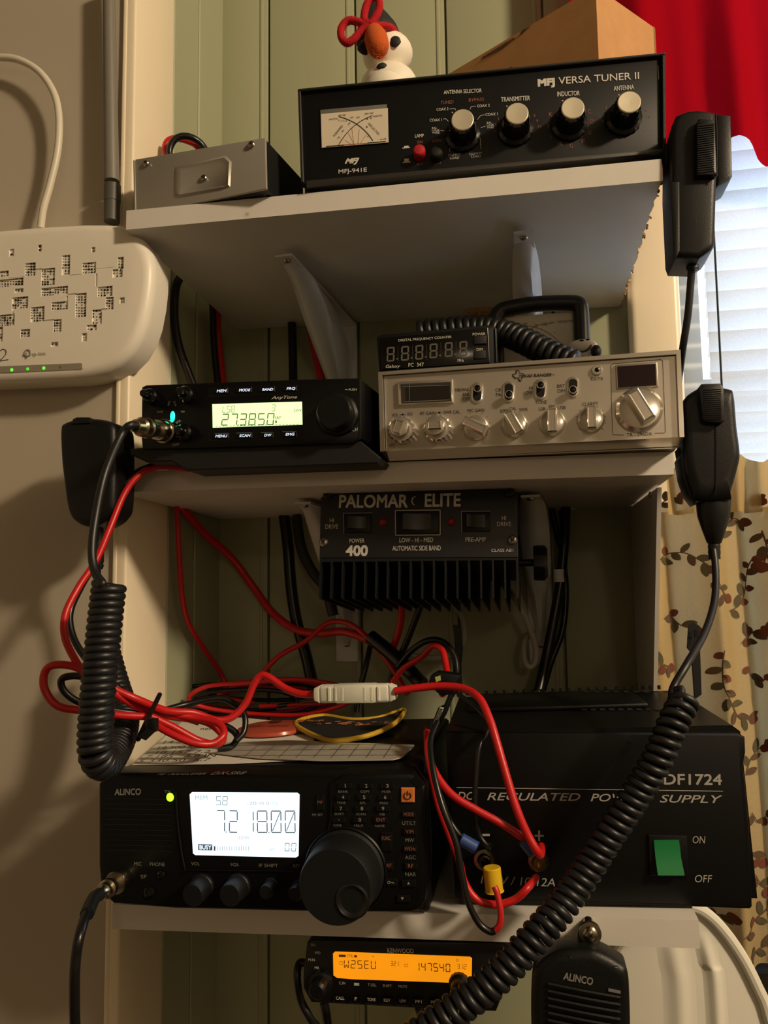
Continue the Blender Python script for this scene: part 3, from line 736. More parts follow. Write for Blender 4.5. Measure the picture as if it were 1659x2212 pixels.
def fuzzy(path, r, n, rnd):
    mb = MB().tube(path, lambda t: r(t), 12, 6); cl = catmull([Vector(p_) for p_ in path], 12); N_ = len(cl)
    for k in range(n):
        i = rnd.randrange(N_); t = i / (N_ - 1); d = Vector((rnd.gauss(0, 1), rnd.gauss(0, 1), rnd.gauss(0, 1))).normalized(); rr = r(t)
        a_ = cl[i] + d * rr * .9; s1 = d.orthogonal().normalized() * .00022; mb.add([a_ - s1, a_ + s1, a_ + d * min(rr * .5, .0013) + Vector((rnd.gauss(0, .0003), rnd.gauss(0, .0003), rnd.gauss(0, .0003)))], [(0, 1, 2)])
    return mb
p1, p2 = S(735, 440, -.022), S(835, 800, -.030)
nr_ = lambda t: D.px(4 + 21 * math.sin(math.pi * (.10 + .80 * t)) ** .6) * (1 - .55 * max(0, (t - .8) / .2) ** 2)
D.add('nose', fuzzy([p1, p1.lerp(p2, .25), p1.lerp(p2, .5), p1.lerp(p2, .75), p2], nr_, 1500, rs), fuzz_o, label='orange fuzzy carrot nose', sharp=80)
yb = -.027; c7 = lambda t: D.px(8)
for pts in ([(620, 380), (520, 330), (360, 310), (260, 420), (260, 560), (340, 640), (440, 590), (520, 500), (600, 420), (680, 370)], [(680, 370), (600, 300), (620, 120), (680, 0), (760, -60), (820, 20), (815, 160), (740, 300), (690, 370)]):
    D.add('bow_loop', fuzzy([S(x, y, yb) for x, y in pts], c7, 1600, rs), fuzz_r, sharp=80)
D.add('hat_band', fuzzy([S(660, 365, yb), S(700, 372, yb), S(850, 378, -.024), S(980, 400, -.019), S(1050, 455, -.010), S(1078, 530, -.002)], lambda t: D.px(6.5), 800, rs), fuzz_r, sharp=80)

# ================================================================== MIDDLE SHELF
# ---- green-lit transceiver
E_ = crop(260, 780, 2.765); E2 = crop(280, 800, 8.295)
O = W(305, 962, .537); zb_ = zmid(O.x, .58)
D = Dev('mobile_transceiver', 'black mobile transceiver with glowing green display and white-lit keys', 'transceiver', (O.x, .537, O.z), yaw=0, roll=-1.2)
anyb = mat('any_black_plastic', '08090a', 0.33, bump=.08, bscale=900, spec=.3)
out = [E2(215, 300), E2(290, 262), E_(700, 122), E_(1100, 108), E_(1425, 100), E_(1432, 110), E_(1432, 455), E_(1395, 490), E_(480, 520), E2(225, 1410), E2(205, 1200)]
fp = D.add('front_panel', MB().prism(D.poly(out), 0, .012, .0012, 2), anyb)
P0, P1 = D.p(E2(225, 262)), D.p(E_(1425, 105)); zlow = D.p(E_(480, 520)).z
D.add('case', MB().rbox(P0.x + .004, P1.x + .002, .0125, .16, zlow + .002, P0.z - .001, .003, 2), anyb)
# chamfered cheek on the side
q = [D.p(E_(1432, 108)), D.p(E_(1432, 460))]
D.add('side_cheek', MB().add([q[0], q[1], (q[1].x + .012, .05, q[1].z - .006), (q[0].x + .008, .04, q[0].z - .003), (q[1].x + .012, .14, q[1].z - .006), (q[0].x + .008, .14, q[0].z - .003), (q[0].x, .14, q[0].z), (q[1].x, .14, q[1].z)], [(0, 1, 2, 3), (3, 2, 4, 5), (0, 3, 5, 6), (1, 7, 4, 2), (5, 4, 7, 6), (0, 6, 7, 1)]), anyb)
# mounting tray
tp = [E_(60, 525), E_(130, 518), E_(1440, 480), E_(1560, 580), E_(1540, 612), E_(400, 655), E_(310, 600), E_(160, 605), E_(62, 560)]
tpl = D.poly(tp, .005); D.add('mounting_tray', MB().prism(tpl, .004, .12, .001, 1), black_matte)
xs = [p_[0] for p_ in tpl]; zs = min(p_[1] for p_ in tpl)
zfl = (D.I @ Vector((-.2, .62, zmid(-.2, .62)))).z
D.add('mounting_foot', MB().box(-.0 + .045, .165, .03, .12, zfl + .0003, zs + .008), black_matte)
# display
disp = D.add('display', MB().prism(D.poly([E_(550, 258), E_(1085, 243), E_(1088, 380), E_(553, 398)]), -.0009, .002, .0004, 1), emis('green_lcd', 'deffb4', 1.5))
seg = MB(); seg.seg7(D, '27.3850', E_(605, 350), E_(918, 346), 26, -.0013, th=.09, slant=.1, gap=.3)
seg.seg7(D, 'LSB', E_(610, 288), E_(682, 286), 14, -.0013, th=.07); seg.seg7(D, '3', E_(903, 280), E_(925, 279), 14, -.0013, th=.07)
seg.text(D, 'SRF', E_(922, 340), E_(960, 338), 7, -.0013); seg.text(D, 'SWR', E_(1036, 296), E_(1084, 294), 6.5, -.0013); seg.quad(D, [E_(925, 355), E_(935, 355), E_(935, 371), E_(925, 371)], -.0013)
for k in range(24): seg.line(D, [E_(570 + k * 21, 390 - k * .55), E_(580 + k * 21, 389.6 - k * .55)], 1.2, -.0013)
D.add('segment_print', seg, mat('lcd_green_segment', '64894a', 0.6, emit=.25, ecol='5f8a3c'), disp)
frame = MB().quad(D, [E_(525, 160), E_(1075, 140), E_(1078, 205), E_(525, 218)], -.0002).quad(D, [E_(525, 425), E_(1090, 400), E_(1090, 470), E_(525, 480)], -.0002)
D.add('key_strip', frame, black_gloss)
lit = emis('white_lit_key_print', 'dfe8ff', 1.3)
for s_, a, b, h in (('MEM', (576, 179), (634, 177), 16), ('MODE', (709, 174), (776, 172), 16), ('BAND', (848, 170), (913, 168), 16), ('FRQ', (993, 166), (1045, 164), 17),
                    ('MENU', (568, 449), (638, 447), 16), ('SCAN', (711, 446), (777, 444), 16), ('DW', (860, 443), (903, 442), 16), ('EMG', (987, 438), (1040, 436), 16)):
    c_ = D.poly([E_(a[0] - 18, a[1] - 16), E_(b[0] + 12, b[1] - 16), E_(b[0] + 12, b[1] + 16), E_(a[0] - 18, a[1] + 16)])
    k = D.add('key', MB().prism(c_, -.0014, 0, .0004, 1), black_gloss)
    D.add('lettering', MB().text(D, s_, E_(*a), E_(*b), h / 2.765, -.0017, bold=.02, shear=.15), lit, k)
L = MB(); L.text(D, 'AnyTone', E_(902, 222), E_(1056, 217), 9, shear=.3, bold=.02); L.text(D, 'PUSH', E_(1365, 171), E_(1411, 169), 5.5); L.line(D, [E_(1341, 171), E_(1360, 170)], .8); L.text(D, 'CH', E_(1387, 409), E_(1418, 408), 7.5, shear=.2)
L.text(D, 'OFF', E2(762, 1338), E2(890, 1330), 5.5); L.text(D, 'VOL', E2(830, 950), E2(915, 890), 5); L.text(D, 'PWR', E2(495, 752), E2(600, 738), 4); L.text(D, 'SQ', E2(920, 742), E2(985, 738), 4); L.text(D, 'RFG', E2(695, 630), E2(715, 550), 4); L.text(D, 'CLA', E2(795, 550), E2(830, 640), 4)
D.add('lettering', L, print_w, fp)
D.add('edge_rib', MB().prism(D.poly([E_(1427, 115), E_(1433, 115), E_(1433, 470), E_(1427, 470)]), -.0008, 0, .0002, 1), anyb)
# tuning knob and three small knobs
c_ = D.p(E_(1275, 300), -.014); r = D.px(37)
kb = D.add('tuning_knob', MB().lathe((c_.x, 0, c_.z), (0, -1, 0), [(r * 1.18, 0), (r * 1.15, .004), (r * 1.02, .0055), (r, .013), (r * .9, .0155), (r * .3, .0155)], 48, 40, .012), black_plastic)
for (x, y, rr, Lk) in ((235, 400, 8.5, .016), (880, 365, 9, .016), (850, 1060, 9, .016)):
    c_ = D.p(E2(x, y), -Lk); r = D.px(rr)
    D.add('control_knob', MB().lathe((c_.x, 0, c_.z), (0, -1, 0), [(r * 2.0, 0), (r * 2.0, .006), (r * 1.6, .0075), (r * 1.05, .008), (r, Lk - .001), (r * .8, Lk)], 28, 14, .02), black_gloss)
c_ = D.p(E2(765, 825), -.0005); D.add('indicator', MB().ball((c_.x, 0, c_.z), D.px(5.5), .0012, D.px(12), 14), emis('teal_led', '22ffc0', 3.0), label='glowing teal indicator')
ANY = D
# ---- its microphone plug
ax = (D.p(E2(180, 1000), -.034) - D.p(E2(640, 1080), 0)).normalized(); c0 = D.p(E2(640, 1090), 0)
plug = MB(); r = D.px(23)
plug.lathe(c0, ax, [(r * 1.15, .0), (r * 1.15, .003), (r, .0035), (r, .011), (r * .92, .0125)], 30)
plug.lathe(c0 + ax * .0125, ax, [(r * .72, 0), (r * .72, .010)], 24)
plug.lathe(c0 + ax * .0225, ax, [(r * .92, 0), (r * .95, .003), (r * .85, .0035), (r * .88, .010), (r * .7, .0115), (r * .58, .0175), (r * .5, .018)], 24)
pm = plug.obj('microphone_plug', nickel); pm.matrix_world = D.M
tag(pm, 'nickel microphone plug screwed into the green-lit transceiver', 'plug')
PLUGA = D.M @ (c0 + ax * .0395); PLUGAX = D.M.to_3x3() @ ax

# ---- chrome-faced transceiver
G = crop(780, 620, 2.304); G2 = crop(1080, 740, 4.1475)
O = W(823, 990, .5545); 
D = Dev('base_transceiver', 'chrome-faced transceiver with bar-handled knobs and rocker switches', 'transceiver', O, yaw=-3.0, roll=-.6)
TRD = D
q = [D.p(t) for t in (G(90, 428), G(1587, 318), G(1606, 750), G(100, 822))]; pl = [(p_.x, p_.z) for p_ in q]
zsh = (D.I @ Vector((0, .6, zmid(0, .6)))).z; zsh2 = zsh + .0006
zct = min(pl[0][1], pl[1][1]) - .0015
D.add('case', MB().rbox(pl[3][0] + .002, pl[2][0] - .002, .012, .215, .001, zct, .001, 1), mat('black_case_paint', '151515', .4, bump=.1, bscale=900))
D.add('foot', MB().box(.02, .19, .03, .06, zsh2, .0012), rubber); D.add('foot', MB().box(.02, .19, .17, .2, zsh2, .0012), rubber)
bz = MB(); inn = [D.p(t, -.0) for t in (G(110, 442), G(1566, 340), G(1582, 752), G(122, 808))]; ip = [(p_.x, p_.z) for p_ in inn]
n = 4
fro = [(x, -.003, z) for x, z in pl]; fri = [(x, -.003, z) for x, z in ip]; ino = [(x, .004, z) for x, z in ip]; bak = [(x, .013, z) for x, z in pl]
bk2 = [(pl[3][0], .013, pl[3][1] - .0), (pl[2][0], .013, pl[2][1])]
bz.add(fro + fri + ino + bak, [(i, (i + 1) % 4, 4 + (i + 1) % 4, 4 + i) for i in range(4)] + [(4 + i, 4 + (i + 1) % 4, 8 + (i + 1) % 4, 8 + i) for i in range(4)] + [(12 + i, 12 + (i + 1) % 4, (i + 1) % 4, i) for i in range(4)] + [(15, 14, 13, 12)])
D.add('bezel', bz, chrome)
lowlip = MB().add([(pl[3][0], -.003, pl[3][1]), (pl[2][0], -.003, pl[2][1]), (pl[2][0] - .002, .016, pl[2][1] - .0045), (pl[3][0] + .002, .016, pl[3][1] - .0045), (pl[3][0] + .002, .03, pl[3][1] + .001), (pl[2][0] - .002, .03, pl[2][1] + .001)], [(0, 1, 2, 3), (3, 2, 5, 4), (0, 3, 4), (1, 5, 2)])
D.add('lower_lip', lowlip, chrome)
fpc = D.add('front_panel', MB().add([(x, .0, z) for x, z in ip], [(0, 1, 2, 3)]), chrome_b)
L = MB()
for s_, a, b, h in (('TEXAS RANGER', (786, 444), (948, 436), 15),):
    L.text(D, s_, G(*a), G(*b), h / 2.304, shear=.3, bold=.03)
for s_, a, b in (('NB/ANL', (468, 512), (541, 510)), ('ANL', (504, 535), (542, 533)), ('OFF', (505, 558), (543, 556)), ('CB', (669, 512), (696, 511)), ('PA', (672, 536), (698, 535)), ('HI', (836, 502), (855, 501)), ('LOW', (810, 527), (856, 526)),
                 ('BRT', (976, 493), (1014, 492)), ('DIM', (978, 517), (1015, 516)), ('TONE', (867, 574), (925, 572)), ('RX/TX', (1144, 457), (1206, 455)), ('VOL', (154, 637), (186, 636)), ('SQ', (230, 633), (256, 632)),
                 ('RF GAIN', (295, 629), (370, 627)), ('SWR CAL', (411, 624), (493, 621)), ('MIC GAIN', (529, 615), (613, 612)), ('S/RF', (692, 617), (733, 614)), ('CAL', (739, 606), (774, 604)), ('SWR', (787, 611), (830, 609)),
                 ('LSB', (885, 606), (918, 605)), ('AM', (932, 595), (961, 594)), ('USB', (979, 601), (1018, 599)), ('CLARIFY', (1101, 584), (1180, 578)), ('OFF', (140, 788), (168, 787)), ('TR - 296DX', (1322, 736), (1448, 730))):
    L.text(D, s_, G(*a), G(*b), 7.2)
L.text(D, 'TM', G(950, 438), G(963, 437), 3)
for x0, x1, y in ((192, 222, 635), (374, 404, 625)): L.line(D, [G(x0, y), G(x1, y - 1)], .8)
for x, y in ((207, 635), (389, 625)): 
    c_ = D.p(G(x, y), -.0003); L.ball((c_.x, -.0002, c_.z), D.px(2.6), .0002, D.px(2.6), 10)
tx = [(752, 436), (770, 433), (771, 414), (786, 416), (787, 428), (806, 430), (814, 445), (800, 452), (795, 470), (786, 468), (778, 450), (768, 456), (756, 446)]
for a, b in zip(tx, tx[1:] + tx[:1]): L.line(D, [G(*a), G(*b)], 1.2)
L.quad(D, [G(752, 436), G(770, 452), G(768, 458), (G(756, 447))]).quad(D, [G(770, 433), G(774, 433), G(775, 414), G(771, 414)]).quad(D, [G(778, 452), G(786, 468), G(795, 470), G(784, 452)])
L.line(D, [G2(1110, 828), G2(1020, 826), G2(1008, 815), G2(992, 210), G2(1010, 190), G2(1440, 152), G2(1458, 165), G2(1482, 800), G2(1470, 810), G2(1385, 812)], .9)
L.line(D, [G(180, 806), G(122, 808), G(112, 442), G(1566, 340)], 1.4)
# tick marks round the knobs
for cx, cy, r0, r1 in ((572, 690, 64, 74), (1146, 660, 66, 76)):
    for k in range(11):
        a = rad(-220 + k * 26); L.line(D, [G(cx + r0 * math.cos(a), cy + r0 * math.sin(a)), G(cx + r1 * math.cos(a), cy + r1 * math.sin(a))], .8)
D.add('lettering', L, print_k, fpc)
# meter window
mw = D.add('meter_window', MB().prism(D.poly([G(186, 474), G(457, 463), G(461, 578), G(190, 590)]), -.003, .001, .0009, 2), chrome)
D.add('meter_pane', MB().quad(D, [G(196, 483), G(446, 472), G(450, 568), G(200, 580)], -.0031), mat('smoked_meter_pane', '3a3732', .08), mw)
D.add('meter_scale', MB().quad(D, [G(222, 492), G(440, 484), G(442, 556), G(224, 566)], -.0033), mat('smoked_scale', '23221f', .1), mw)
D.add('segment_print', MB().line(D, [G(210, 496), G(438, 488)], .8, -.0035).line(D, [G(212, 572), G(440, 562)], .8, -.0035).line(D, [G(240, 484), G(240, 572)], .8, -.0035), mat('dim_scale_line', '8b877b', .5), mw)
# channel display
cw = D.add('channel_window', MB().prism(D.poly([G2(1036, 205), G2(1408, 178), G2(1418, 400), G2(1046, 420)]), -.0025, .001, .0008, 2), chrome)
D.add('smoked_pane', MB().quad(D, [G2(1052, 215), G2(1394, 190), G2(1402, 382), G2(1058, 405)], -.0027), mat('dark_red_pane', '1d0d14', .1), cw)
# slide switches
for x, y, up in ((579, 527, 1), (736, 523, 0), (894, 510, 1), (1055, 500, 0)):
    k = D.add('slide_switch', MB().prism(D.poly([G(x + 30 * math.cos(a) * 1.0, y + (24 if math.sin(a) > 0 else -24) + 30 * math.sin(a)) for a in [2 * math.pi * i / 24 for i in range(24)]]), -.0012, .001, .0006, 2), chrome)
    D.add('switch_slot', MB().prism(D.poly([G(x + 21 * math.cos(a), y + (20 if math.sin(a) > 0 else -20) + 21 * math.sin(a)) for a in [2 * math.pi * i / 24 for i in range(24)]]), -.0014, 0, 0), dark_hole, k)
    c_ = D.p(G(x, y + (-24 if up else 10)), -.006); r = D.px(8.5)
    D.add('switch_lever', MB().lathe((c_.x, -.0014, c_.z), (0, -1, 0), [(r * .8, 0), (r, .004), (r * .95, .005), (r * .75, .0052), (r * .7, .0046)], 20), chrome, k)
    D.add('lever_tip', MB().lathe((c_.x, -.0060, c_.z), (0, -1, 0), [(r * .72, 0), (r * .6, .0009), (r * .2, .0012)], 16), black_gloss, k)
# indicator lamp
c_ = D.p(G(1174, 416), 0); r = D.px(11)
k = D.add('indicator', MB().lathe((c_.x, 0, c_.z), (0, -1, 0), [(r, 0), (r, .001), (r * .85, .0022), (r * .5, .0022)], 24), chrome)
D.add('indicator_lens', MB().ball((c_.x, -.0022, c_.z), r * .45, .001, r * .45, 12), black_gloss, k)
# knobs
def bar_knob(x, y, rp, ang, bl, bw, Lk=.012, coax=False, label=None):
    c_ = D.p(G(x, y), -Lk * .6); r = D.px(rp / 2.304); y0 = 0
    if coax:
        base = D.add('control_knob', MB().lathe((c_.x, 0, c_.z), (0, -1, 0), [(r * 1.12, 0), (r * 1.12, .007), (r * 1.0, .0085), (r * .7, .0088)], 40, 20, .03), chrome, label=label); y0 = .0085
        rr = r * .82
    else:
        rr = r
        base = D.add('control_knob', MB().lathe((c_.x, 0, c_.z), (0, -1, 0), [(r, 0), (r, .003), (r * .86, .0055), (r * .6, .006)], 40), chrome, label=label); y0 = .004
    a = rad(ang); ex = Vector((math.cos(a), 0, math.sin(a))); ez = Vector((-ex.z, 0, ex.x)); hl, hw = D.px(bl / 2.304) / 2, D.px(bw / 2.304) / 2
    if coax: D.add('inner_knob', MB().lathe((c_.x, -y0, c_.z), (0, -1, 0), [(rr, 0), (rr, .005), (rr * .9, .007), (rr * .6, .0075)], 36), chrome, base); y0 += .004
    def ring(yy, k, j): return [Vector((c_.x, yy, c_.z)) + ex * sx * hl * k + ez * sz * hw * j for sx, sz in ((1, 1), (-1, 1), (-1, -1), (1, -1))]
    yt = -y0 - Lk
    vs_ = ring(-y0 + .001, 1, 1.25) + ring(yt + .001, 1, 1) + ring(yt, .93, .8) + ring(yt + .0007, .86, .62)
    fs = [(4 * l + i, 4 * l + (i + 1) % 4, 4 * l + 4 + (i + 1) % 4, 4 * l + 4 + i) for l in range(3) for i in range(4)] + [(12, 13, 14, 15)]
    D.add('knob_bar', MB().add(vs_, fs), chrome, base, sharp=20)
bar_knob(205, 712, 60, 70, 62, 40, .006, True); bar_knob(382, 705, 60, 0, 64, 40, .006, True)
bar_knob(570, 695, 62, -28, 116, 44, .009); bar_knob(762, 680, 62, -62, 116, 44, .009); bar_knob(952, 670, 62, -90, 112, 44, .009); bar_knob(1146, 655, 62, -90, 104, 40, .009)
bar_knob(1388, 600, 104, -62, 150, 56, .014, label='large chrome channel knob')

# ---- frequency counter
G3 = crop(800, 680, 4.879)
ztr = (TRD.M @ Vector((.1, .05, zct))).z
O = W(820, 802, .60); 
D = Dev('frequency_counter', 'small black digital frequency counter lying on chrome-faced transceiver', 'counter', (O.x, .60, ztr + .001), yaw=3.0, roll=.3)
q = [D.p(G3(60, 230)), D.p(G3(110, 200)), D.p(G3(1270, 95)), D.p(G3(1335, 130)), D.p(G3(1345, 480))]
pl = [(q[0].x, q[0].z), (q[1].x, q[1].z), (q[2].x, q[2].z), (q[3].x, q[3].z), (q[4].x, .0), (q[0].x + .003, .0)]
D.add('case', MB().prism(pl, .0015, .042, .0015, 2), black_plastic)
win = D.add('front_window', MB().prism(D.poly([G3(110, 245), G3(1240, 130), G3(1260, 505), G3(115, 580)]), .0002, .003, .0006), black_gloss)
seg = MB()
for k, (x, y) in enumerate(((214, 417), (366, 408), (516, 396), (666, 381), (826, 369), (980, 356))):
    seg.seg7(D, '8', G3(x - 42, y + 2), G3(x + 42, y - 5), 155 / 4.879, -.0003, th=.11, slant=.12)
    if k < 5:
        c_ = D.p(G3(x + 66, y + 48), -.0003); seg.ball((c_.x, -.0003, c_.z), D.px(2), .0002, D.px(2), 8)
    if k < 5: seg.line(D, [G3(x + 76, y - 90), G3(x + 80, y + 85)], .4, -.0003)
D.add('segment_print', seg, mat('unlit_segment', '57524a', .5), win)
L = MB(); L.text(D, 'DIGITAL FREQUENCY COUNTER', G3(296, 272), G3(857, 234), 6.2, -.0003); L.text(D, 'Galaxy', G3(162, 549), G3(314, 543), 8.5, -.0003, shear=.2); L.text(D, 'FC  347', G3(402, 529), G3(563, 523), 8, -.0003); L.text(D, 'MHz', G3(920, 481), G3(985, 479), 6, -.0003); L.text(D, 'POWER', G3(1078, 205), G3(1214, 200), 5.5, -.0003); L.text(D, 'DIM', G3(1120, 365), G3(1185, 363), 5.5, -.0003)
D.add('lettering', L, print_w, win)
for x, y in ((1158, 275), (1155, 430)):
    D.add('push_button', MB().prism(D.poly([G3(x - 65, y - 45), G3(x + 65, y - 52), G3(x + 65, y + 35), G3(x - 65, y + 42)]), -.002, .002, .001, 2), black_matte)
D.add('trim_strip', MB().prism(D.poly([G3(1308, 140), G3(1330, 138), G3(1335, 505), G3(1318, 508)]), .0002, .004, .0008), black_gloss)

# ---- cross-needle meter standing behind
xx = W(1065, 700, .665).x
D = Dev('swr_meter', 'cross-needle meter in rounded black frame behind the coiled cord', 'meter', (xx, .665, ztr + .001))
K = lambda x, y: G(x, y)
pp_ = [(690, 380), (1130, 350)]
fr_ = MB()
loop = [D.p(G(x, y)) for x, y in ((672, 260), (668, 170), (690, 125), (740, 105), (880, 84), (1040, 80), (1085, 90), (1095, 130), (1100, 240), (1104, 330))]
lo_ = loop[0].copy(); lo_.z = .012; lo2 = loop[-1].copy(); lo2.z = .012
fr_.tube([lo_] + loop + [lo2], D.px(17), 12, 5); D.add('frame', fr_, mat('satin_black_frame', '121418', .38))
zb0 = .0
D.add('case', MB().box(lo_.x - .003, lo2.x + .003, .006, .022, 0, loop[5].z - .012), black_matte)
card_m = mat('aged_dial_card', 'cfcabb', .6)
c1, c2 = D.p(G(690, 150), .003), D.p(G(1075, 120), .003)
fc = D.add('dial_card', MB().add([(lo_.x, .004, .005), (lo2.x, .004, .005), (lo2.x, .004, c2.z), (lo_.x, .004, c1.z)], [(0, 1, 2, 3)]), card_m)
L = MB(); L.text(D, 'REFLECTED', G(978, 174), G(1062, 168), 5, .0036, shear=.2)
def arcG(pts, w=.8):
    L.line(D, [G(*q) for q in pts], w, .0036)
    for (a, b), (c_, d_) in zip(pts, pts[1:]):
        ln = math.hypot(c_ - a, d_ - b); nx, ny = -(d_ - b) / ln, (c_ - a) / ln
        for t in (0, .5): x, y = a + (c_ - a) * t, b + (d_ - b) * t; L.line(D, [G(x, y), G(x + nx * 7, y + ny * 7)], .6, .0036)
arcG([(805, 190), (850, 195), (900, 210), (945, 235), (985, 270), (1020, 310)]); arcG([(920, 180), (880, 190), (840, 210), (800, 240), (765, 275), (730, 320)])
for s_, a, b in (('60', (808, 182), (826, 181)), ('30', (862, 190), (880, 190)), ('100', (905, 190), (930, 184)), ('200', (935, 180), (960, 176)), ('3', (958, 228), (964, 226)), ('10', (845, 262), (858, 252))): L.text(D, s_, G(*a), G(*b), 4, .0036)
D.add('dial_print', L, mat('faded_dial_print', '4a4945', .6), fc)
# ---- little white figure
O = W(1262, 760, .655)
D = Dev('toy_figure', 'small white rubber head with inked grin on top of chrome-faced transceiver', 'toy', (O.x, .655, ztr + .001))
zc_ = D.p(G(1105, 300)).z; rr = D.px(38)
hd = MB().ball((-D.px(4), 0, zc_), D.px(33), D.px(22), D.px(17), 20); hd.lathe((0, 0, 0), (0, 0, 1), [(.008, 0), (.009, .003), (.006, zc_)], 18)
D.add('head', hd, mat('white_rubber', 'e9e4d6', .45), sharp=60)
p_ = D.p(G(1172, 315), -.012); D.add('ear', MB().ball((p_.x, -.008, p_.z), D.px(12), .005, D.px(15), 14), rubber)
ln = MB(); ln.tube([D.p(G(x, y), -.0155) for x, y in ((1070, 312), (1100, 322), (1128, 310), (1146, 288))], .0007, 6); ln.tube([D.p(G(x, y), -.0155) for x, y in ((1100, 325), (1125, 318), (1144, 296))], .0004, 6)
for x, y in ((1098, 266), (1128, 262)): 
    p_ = D.p(G(x, y), -.0145); ln.ball(p_, .002, .001, .0008, 8)
D.add('inked_grin', ln, print_k)

# ================================================================== AMPLIFIER UNDER THE MIDDLE SHELF
Pm = crop(580, 1030, 2.44)
O = W(691, 1206, .614)
D = Dev('linear_amplifier', 'black linear amplifier with finned heat sink hung under middle shelf', 'amplifier', O, roll=-.5, pitch=-7)
q = [Pm(335, 70), Pm(1290, 62), Pm(1312, 95), Pm(1316, 425), Pm(268, 428), Pm(275, 110)]
pl = D.poly(q); ampf = mat('amp_face_enamel', '1b1c1f', .45, bump=.1, bscale=700)
fp = D.add('front_panel', MB().prism(pl, 0, .003, .0006), ampf)
zt2 = min(pl[0][1], pl[1][1]); x0, x1 = pl[4][0], pl[3][0]
D.add('case', MB().box(x0 + .001, x1 - .001, .003, .135, 0, zt2 - .004), black_powder)
L = MB(); Lb = MB()
L.text(D, 'PALOMAR', Pm(372, 130), Pm(735, 128), 70 / 2.44, bold=.03); L.text(D, 'ELITE', Pm(824, 124), Pm(1013, 121), 70 / 2.44, bold=.03)
for k in range(14):
    a0, a1 = rad(80 + k * 13), rad(80 + (k + 1) * 13)
    L.line(D, [Pm(773 + 17 * math.cos(a0), 127 - 22 * math.sin(a0)), Pm(773 + 17 * math.cos(a1), 127 - 22 * math.sin(a1))], 1.4 + 1.2 * math.sin(math.pi * k / 13))
for s_, a, b, h in (('HI', (323, 229), (345, 229), 22), ('DRIVE', (300, 263), (367, 262), 24), ('POWER', (427, 337), (506, 336), 22), ('LOW - HI - MED', (690, 334), (868, 332), 24), ('AUTOMATIC SIDE BAND', (653, 377), (908, 375), 26), ('PRE-AMP', (1038, 330), (1146, 329), 24), ('HI', (1230, 217), (1252, 217), 22), ('DRIVE', (1205, 249), (1278, 249), 24), ('CLASS AB1', (1174, 388), (1290, 387), 16)):
    L.text(D, s_, Pm(*a), Pm(*b), h / 2.44, bold=.015)
L.text(D, '400', Pm(407, 390), Pm(524, 389), 58 / 2.44, bold=.05)
for r_ in ((395, 190, 545, 300), (668, 175, 905, 308), (1016, 180, 1170, 294)):
    x_0, y_0, x_1, y_1 = r_; w_ = 1.6 if x_0 == 668 else .8
    L.line(D, [Pm(x_1, y_0), Pm(x_0, y_0 + 2), Pm(x_0 + 2, y_1)] + ([Pm(x_1, y_1 - 2), Pm(x_1, y_0)] if x_0 == 668 else []), w_)
D.add('lettering', L, print_w, fp)
for (x_0, y_0, x_1, y_1) in ((400, 195, 540, 296), (674, 182, 898, 302), (1022, 186, 1168, 290)):
    k = D.add('rocker_switch', MB().prism(D.poly([Pm(x_0, y_0), Pm(x_1, y_0), Pm(x_1, y_1), Pm(x_0, y_1)]), -.0015, .001, .0005), black_plastic)
    w_ = x_1 - x_0; cxm = x_0 + w_ * .22
    a, b = D.p(Pm(x_0 + w_ * .18, y_0 + 18)), D.p(Pm(x_1 - w_ * .18, y_1 - 22)); xm = a.x + (b.x - a.x) * .45
    rk = MB().add([(a.x, -.0062, b.z), (xm, -.003, b.z), (b.x, -.0018, b.z), (b.x, -.0018, a.z), (xm, -.003, a.z), (a.x, -.0062, a.z), (a.x, -.0015, b.z), (b.x, -.0015, b.z), (b.x, -.0015, a.z), (a.x, -.0015, a.z)],
                  [(0, 1, 4, 5), (1, 2, 3, 4), (0, 6, 7, 2, 1), (5, 4, 3, 8, 9), (0, 5, 9, 6), (2, 7, 8, 3)])
    D.add('rocker', rk, black_gloss, k)
for x, y in ((603, 241), (966, 238)):
    c_ = D.p(Pm(x, y)); D.add('indicator', MB().lathe((c_.x, 0, c_.z), (0, -1, 0), [(D.px(9), 0), (D.px(9), .001), (D.px(7), .003), (D.px(3), .0042)], 20), mat('red_led_lens', '8a1f2a', .25))
for x, y in ((312, 95), (292, 345), (1268, 85), (1286, 334)):
    c_ = D.p(Pm(x, y)); s = MB(); screw(s, (c_.x, 0, c_.z), (0, -1, 0), .0038); so = D.add('screw', s, screw_m if y > 200 else mat('dark_screw', '3c3a38', .4, metal=1)); D.add('cross_slot', cross_slot(MB(), (c_.x, 0, c_.z), (0, -1, 0), .0038), dark_hole, so)
hs = mat('black_anodised', '15171a', .45, metal=.3)
D.add('heat_sink_base', MB().box(x0, x1, .001, .135, -.003, -.0002), hs)
zf = D.p(Pm(300, 622)).z
fm = MB().add([(-.0008, .001, 0), (.0008, .001, 0), (.0006, .001, zf), (-.0006, .001, zf), (-.0008, .134, 0), (.0008, .134, 0), (.0006, .128, zf), (-.0006, .128, zf)], [(0, 1, 2, 3), (7, 6, 5, 4), (0, 3, 7, 4), (1, 5, 6, 2), (3, 2, 6, 7)]).mesh('fin', hs)
nf = 18
for i in range(nf):
    o = bpy.data.objects.new('fin', fm); COL.objects.link(o); o.parent = D.root; o.location = (x0 + .001 + (x1 - x0 - .002) * i / (nf - 1), 0, -.003)
kc = D.p(Pm(1375, 465), .04); kx = x1
D.add('mounting_knob', MB().lathe((kx, .04, kc.z + .002), (1, 0, 0), [(.003, 0), (.003, .012), (.014, .012), (.0145, .015), (.0145, .021), (.012, .0235), (.004, .0235)], 30, 9, .05), black_plastic)
zsu = MFL.z
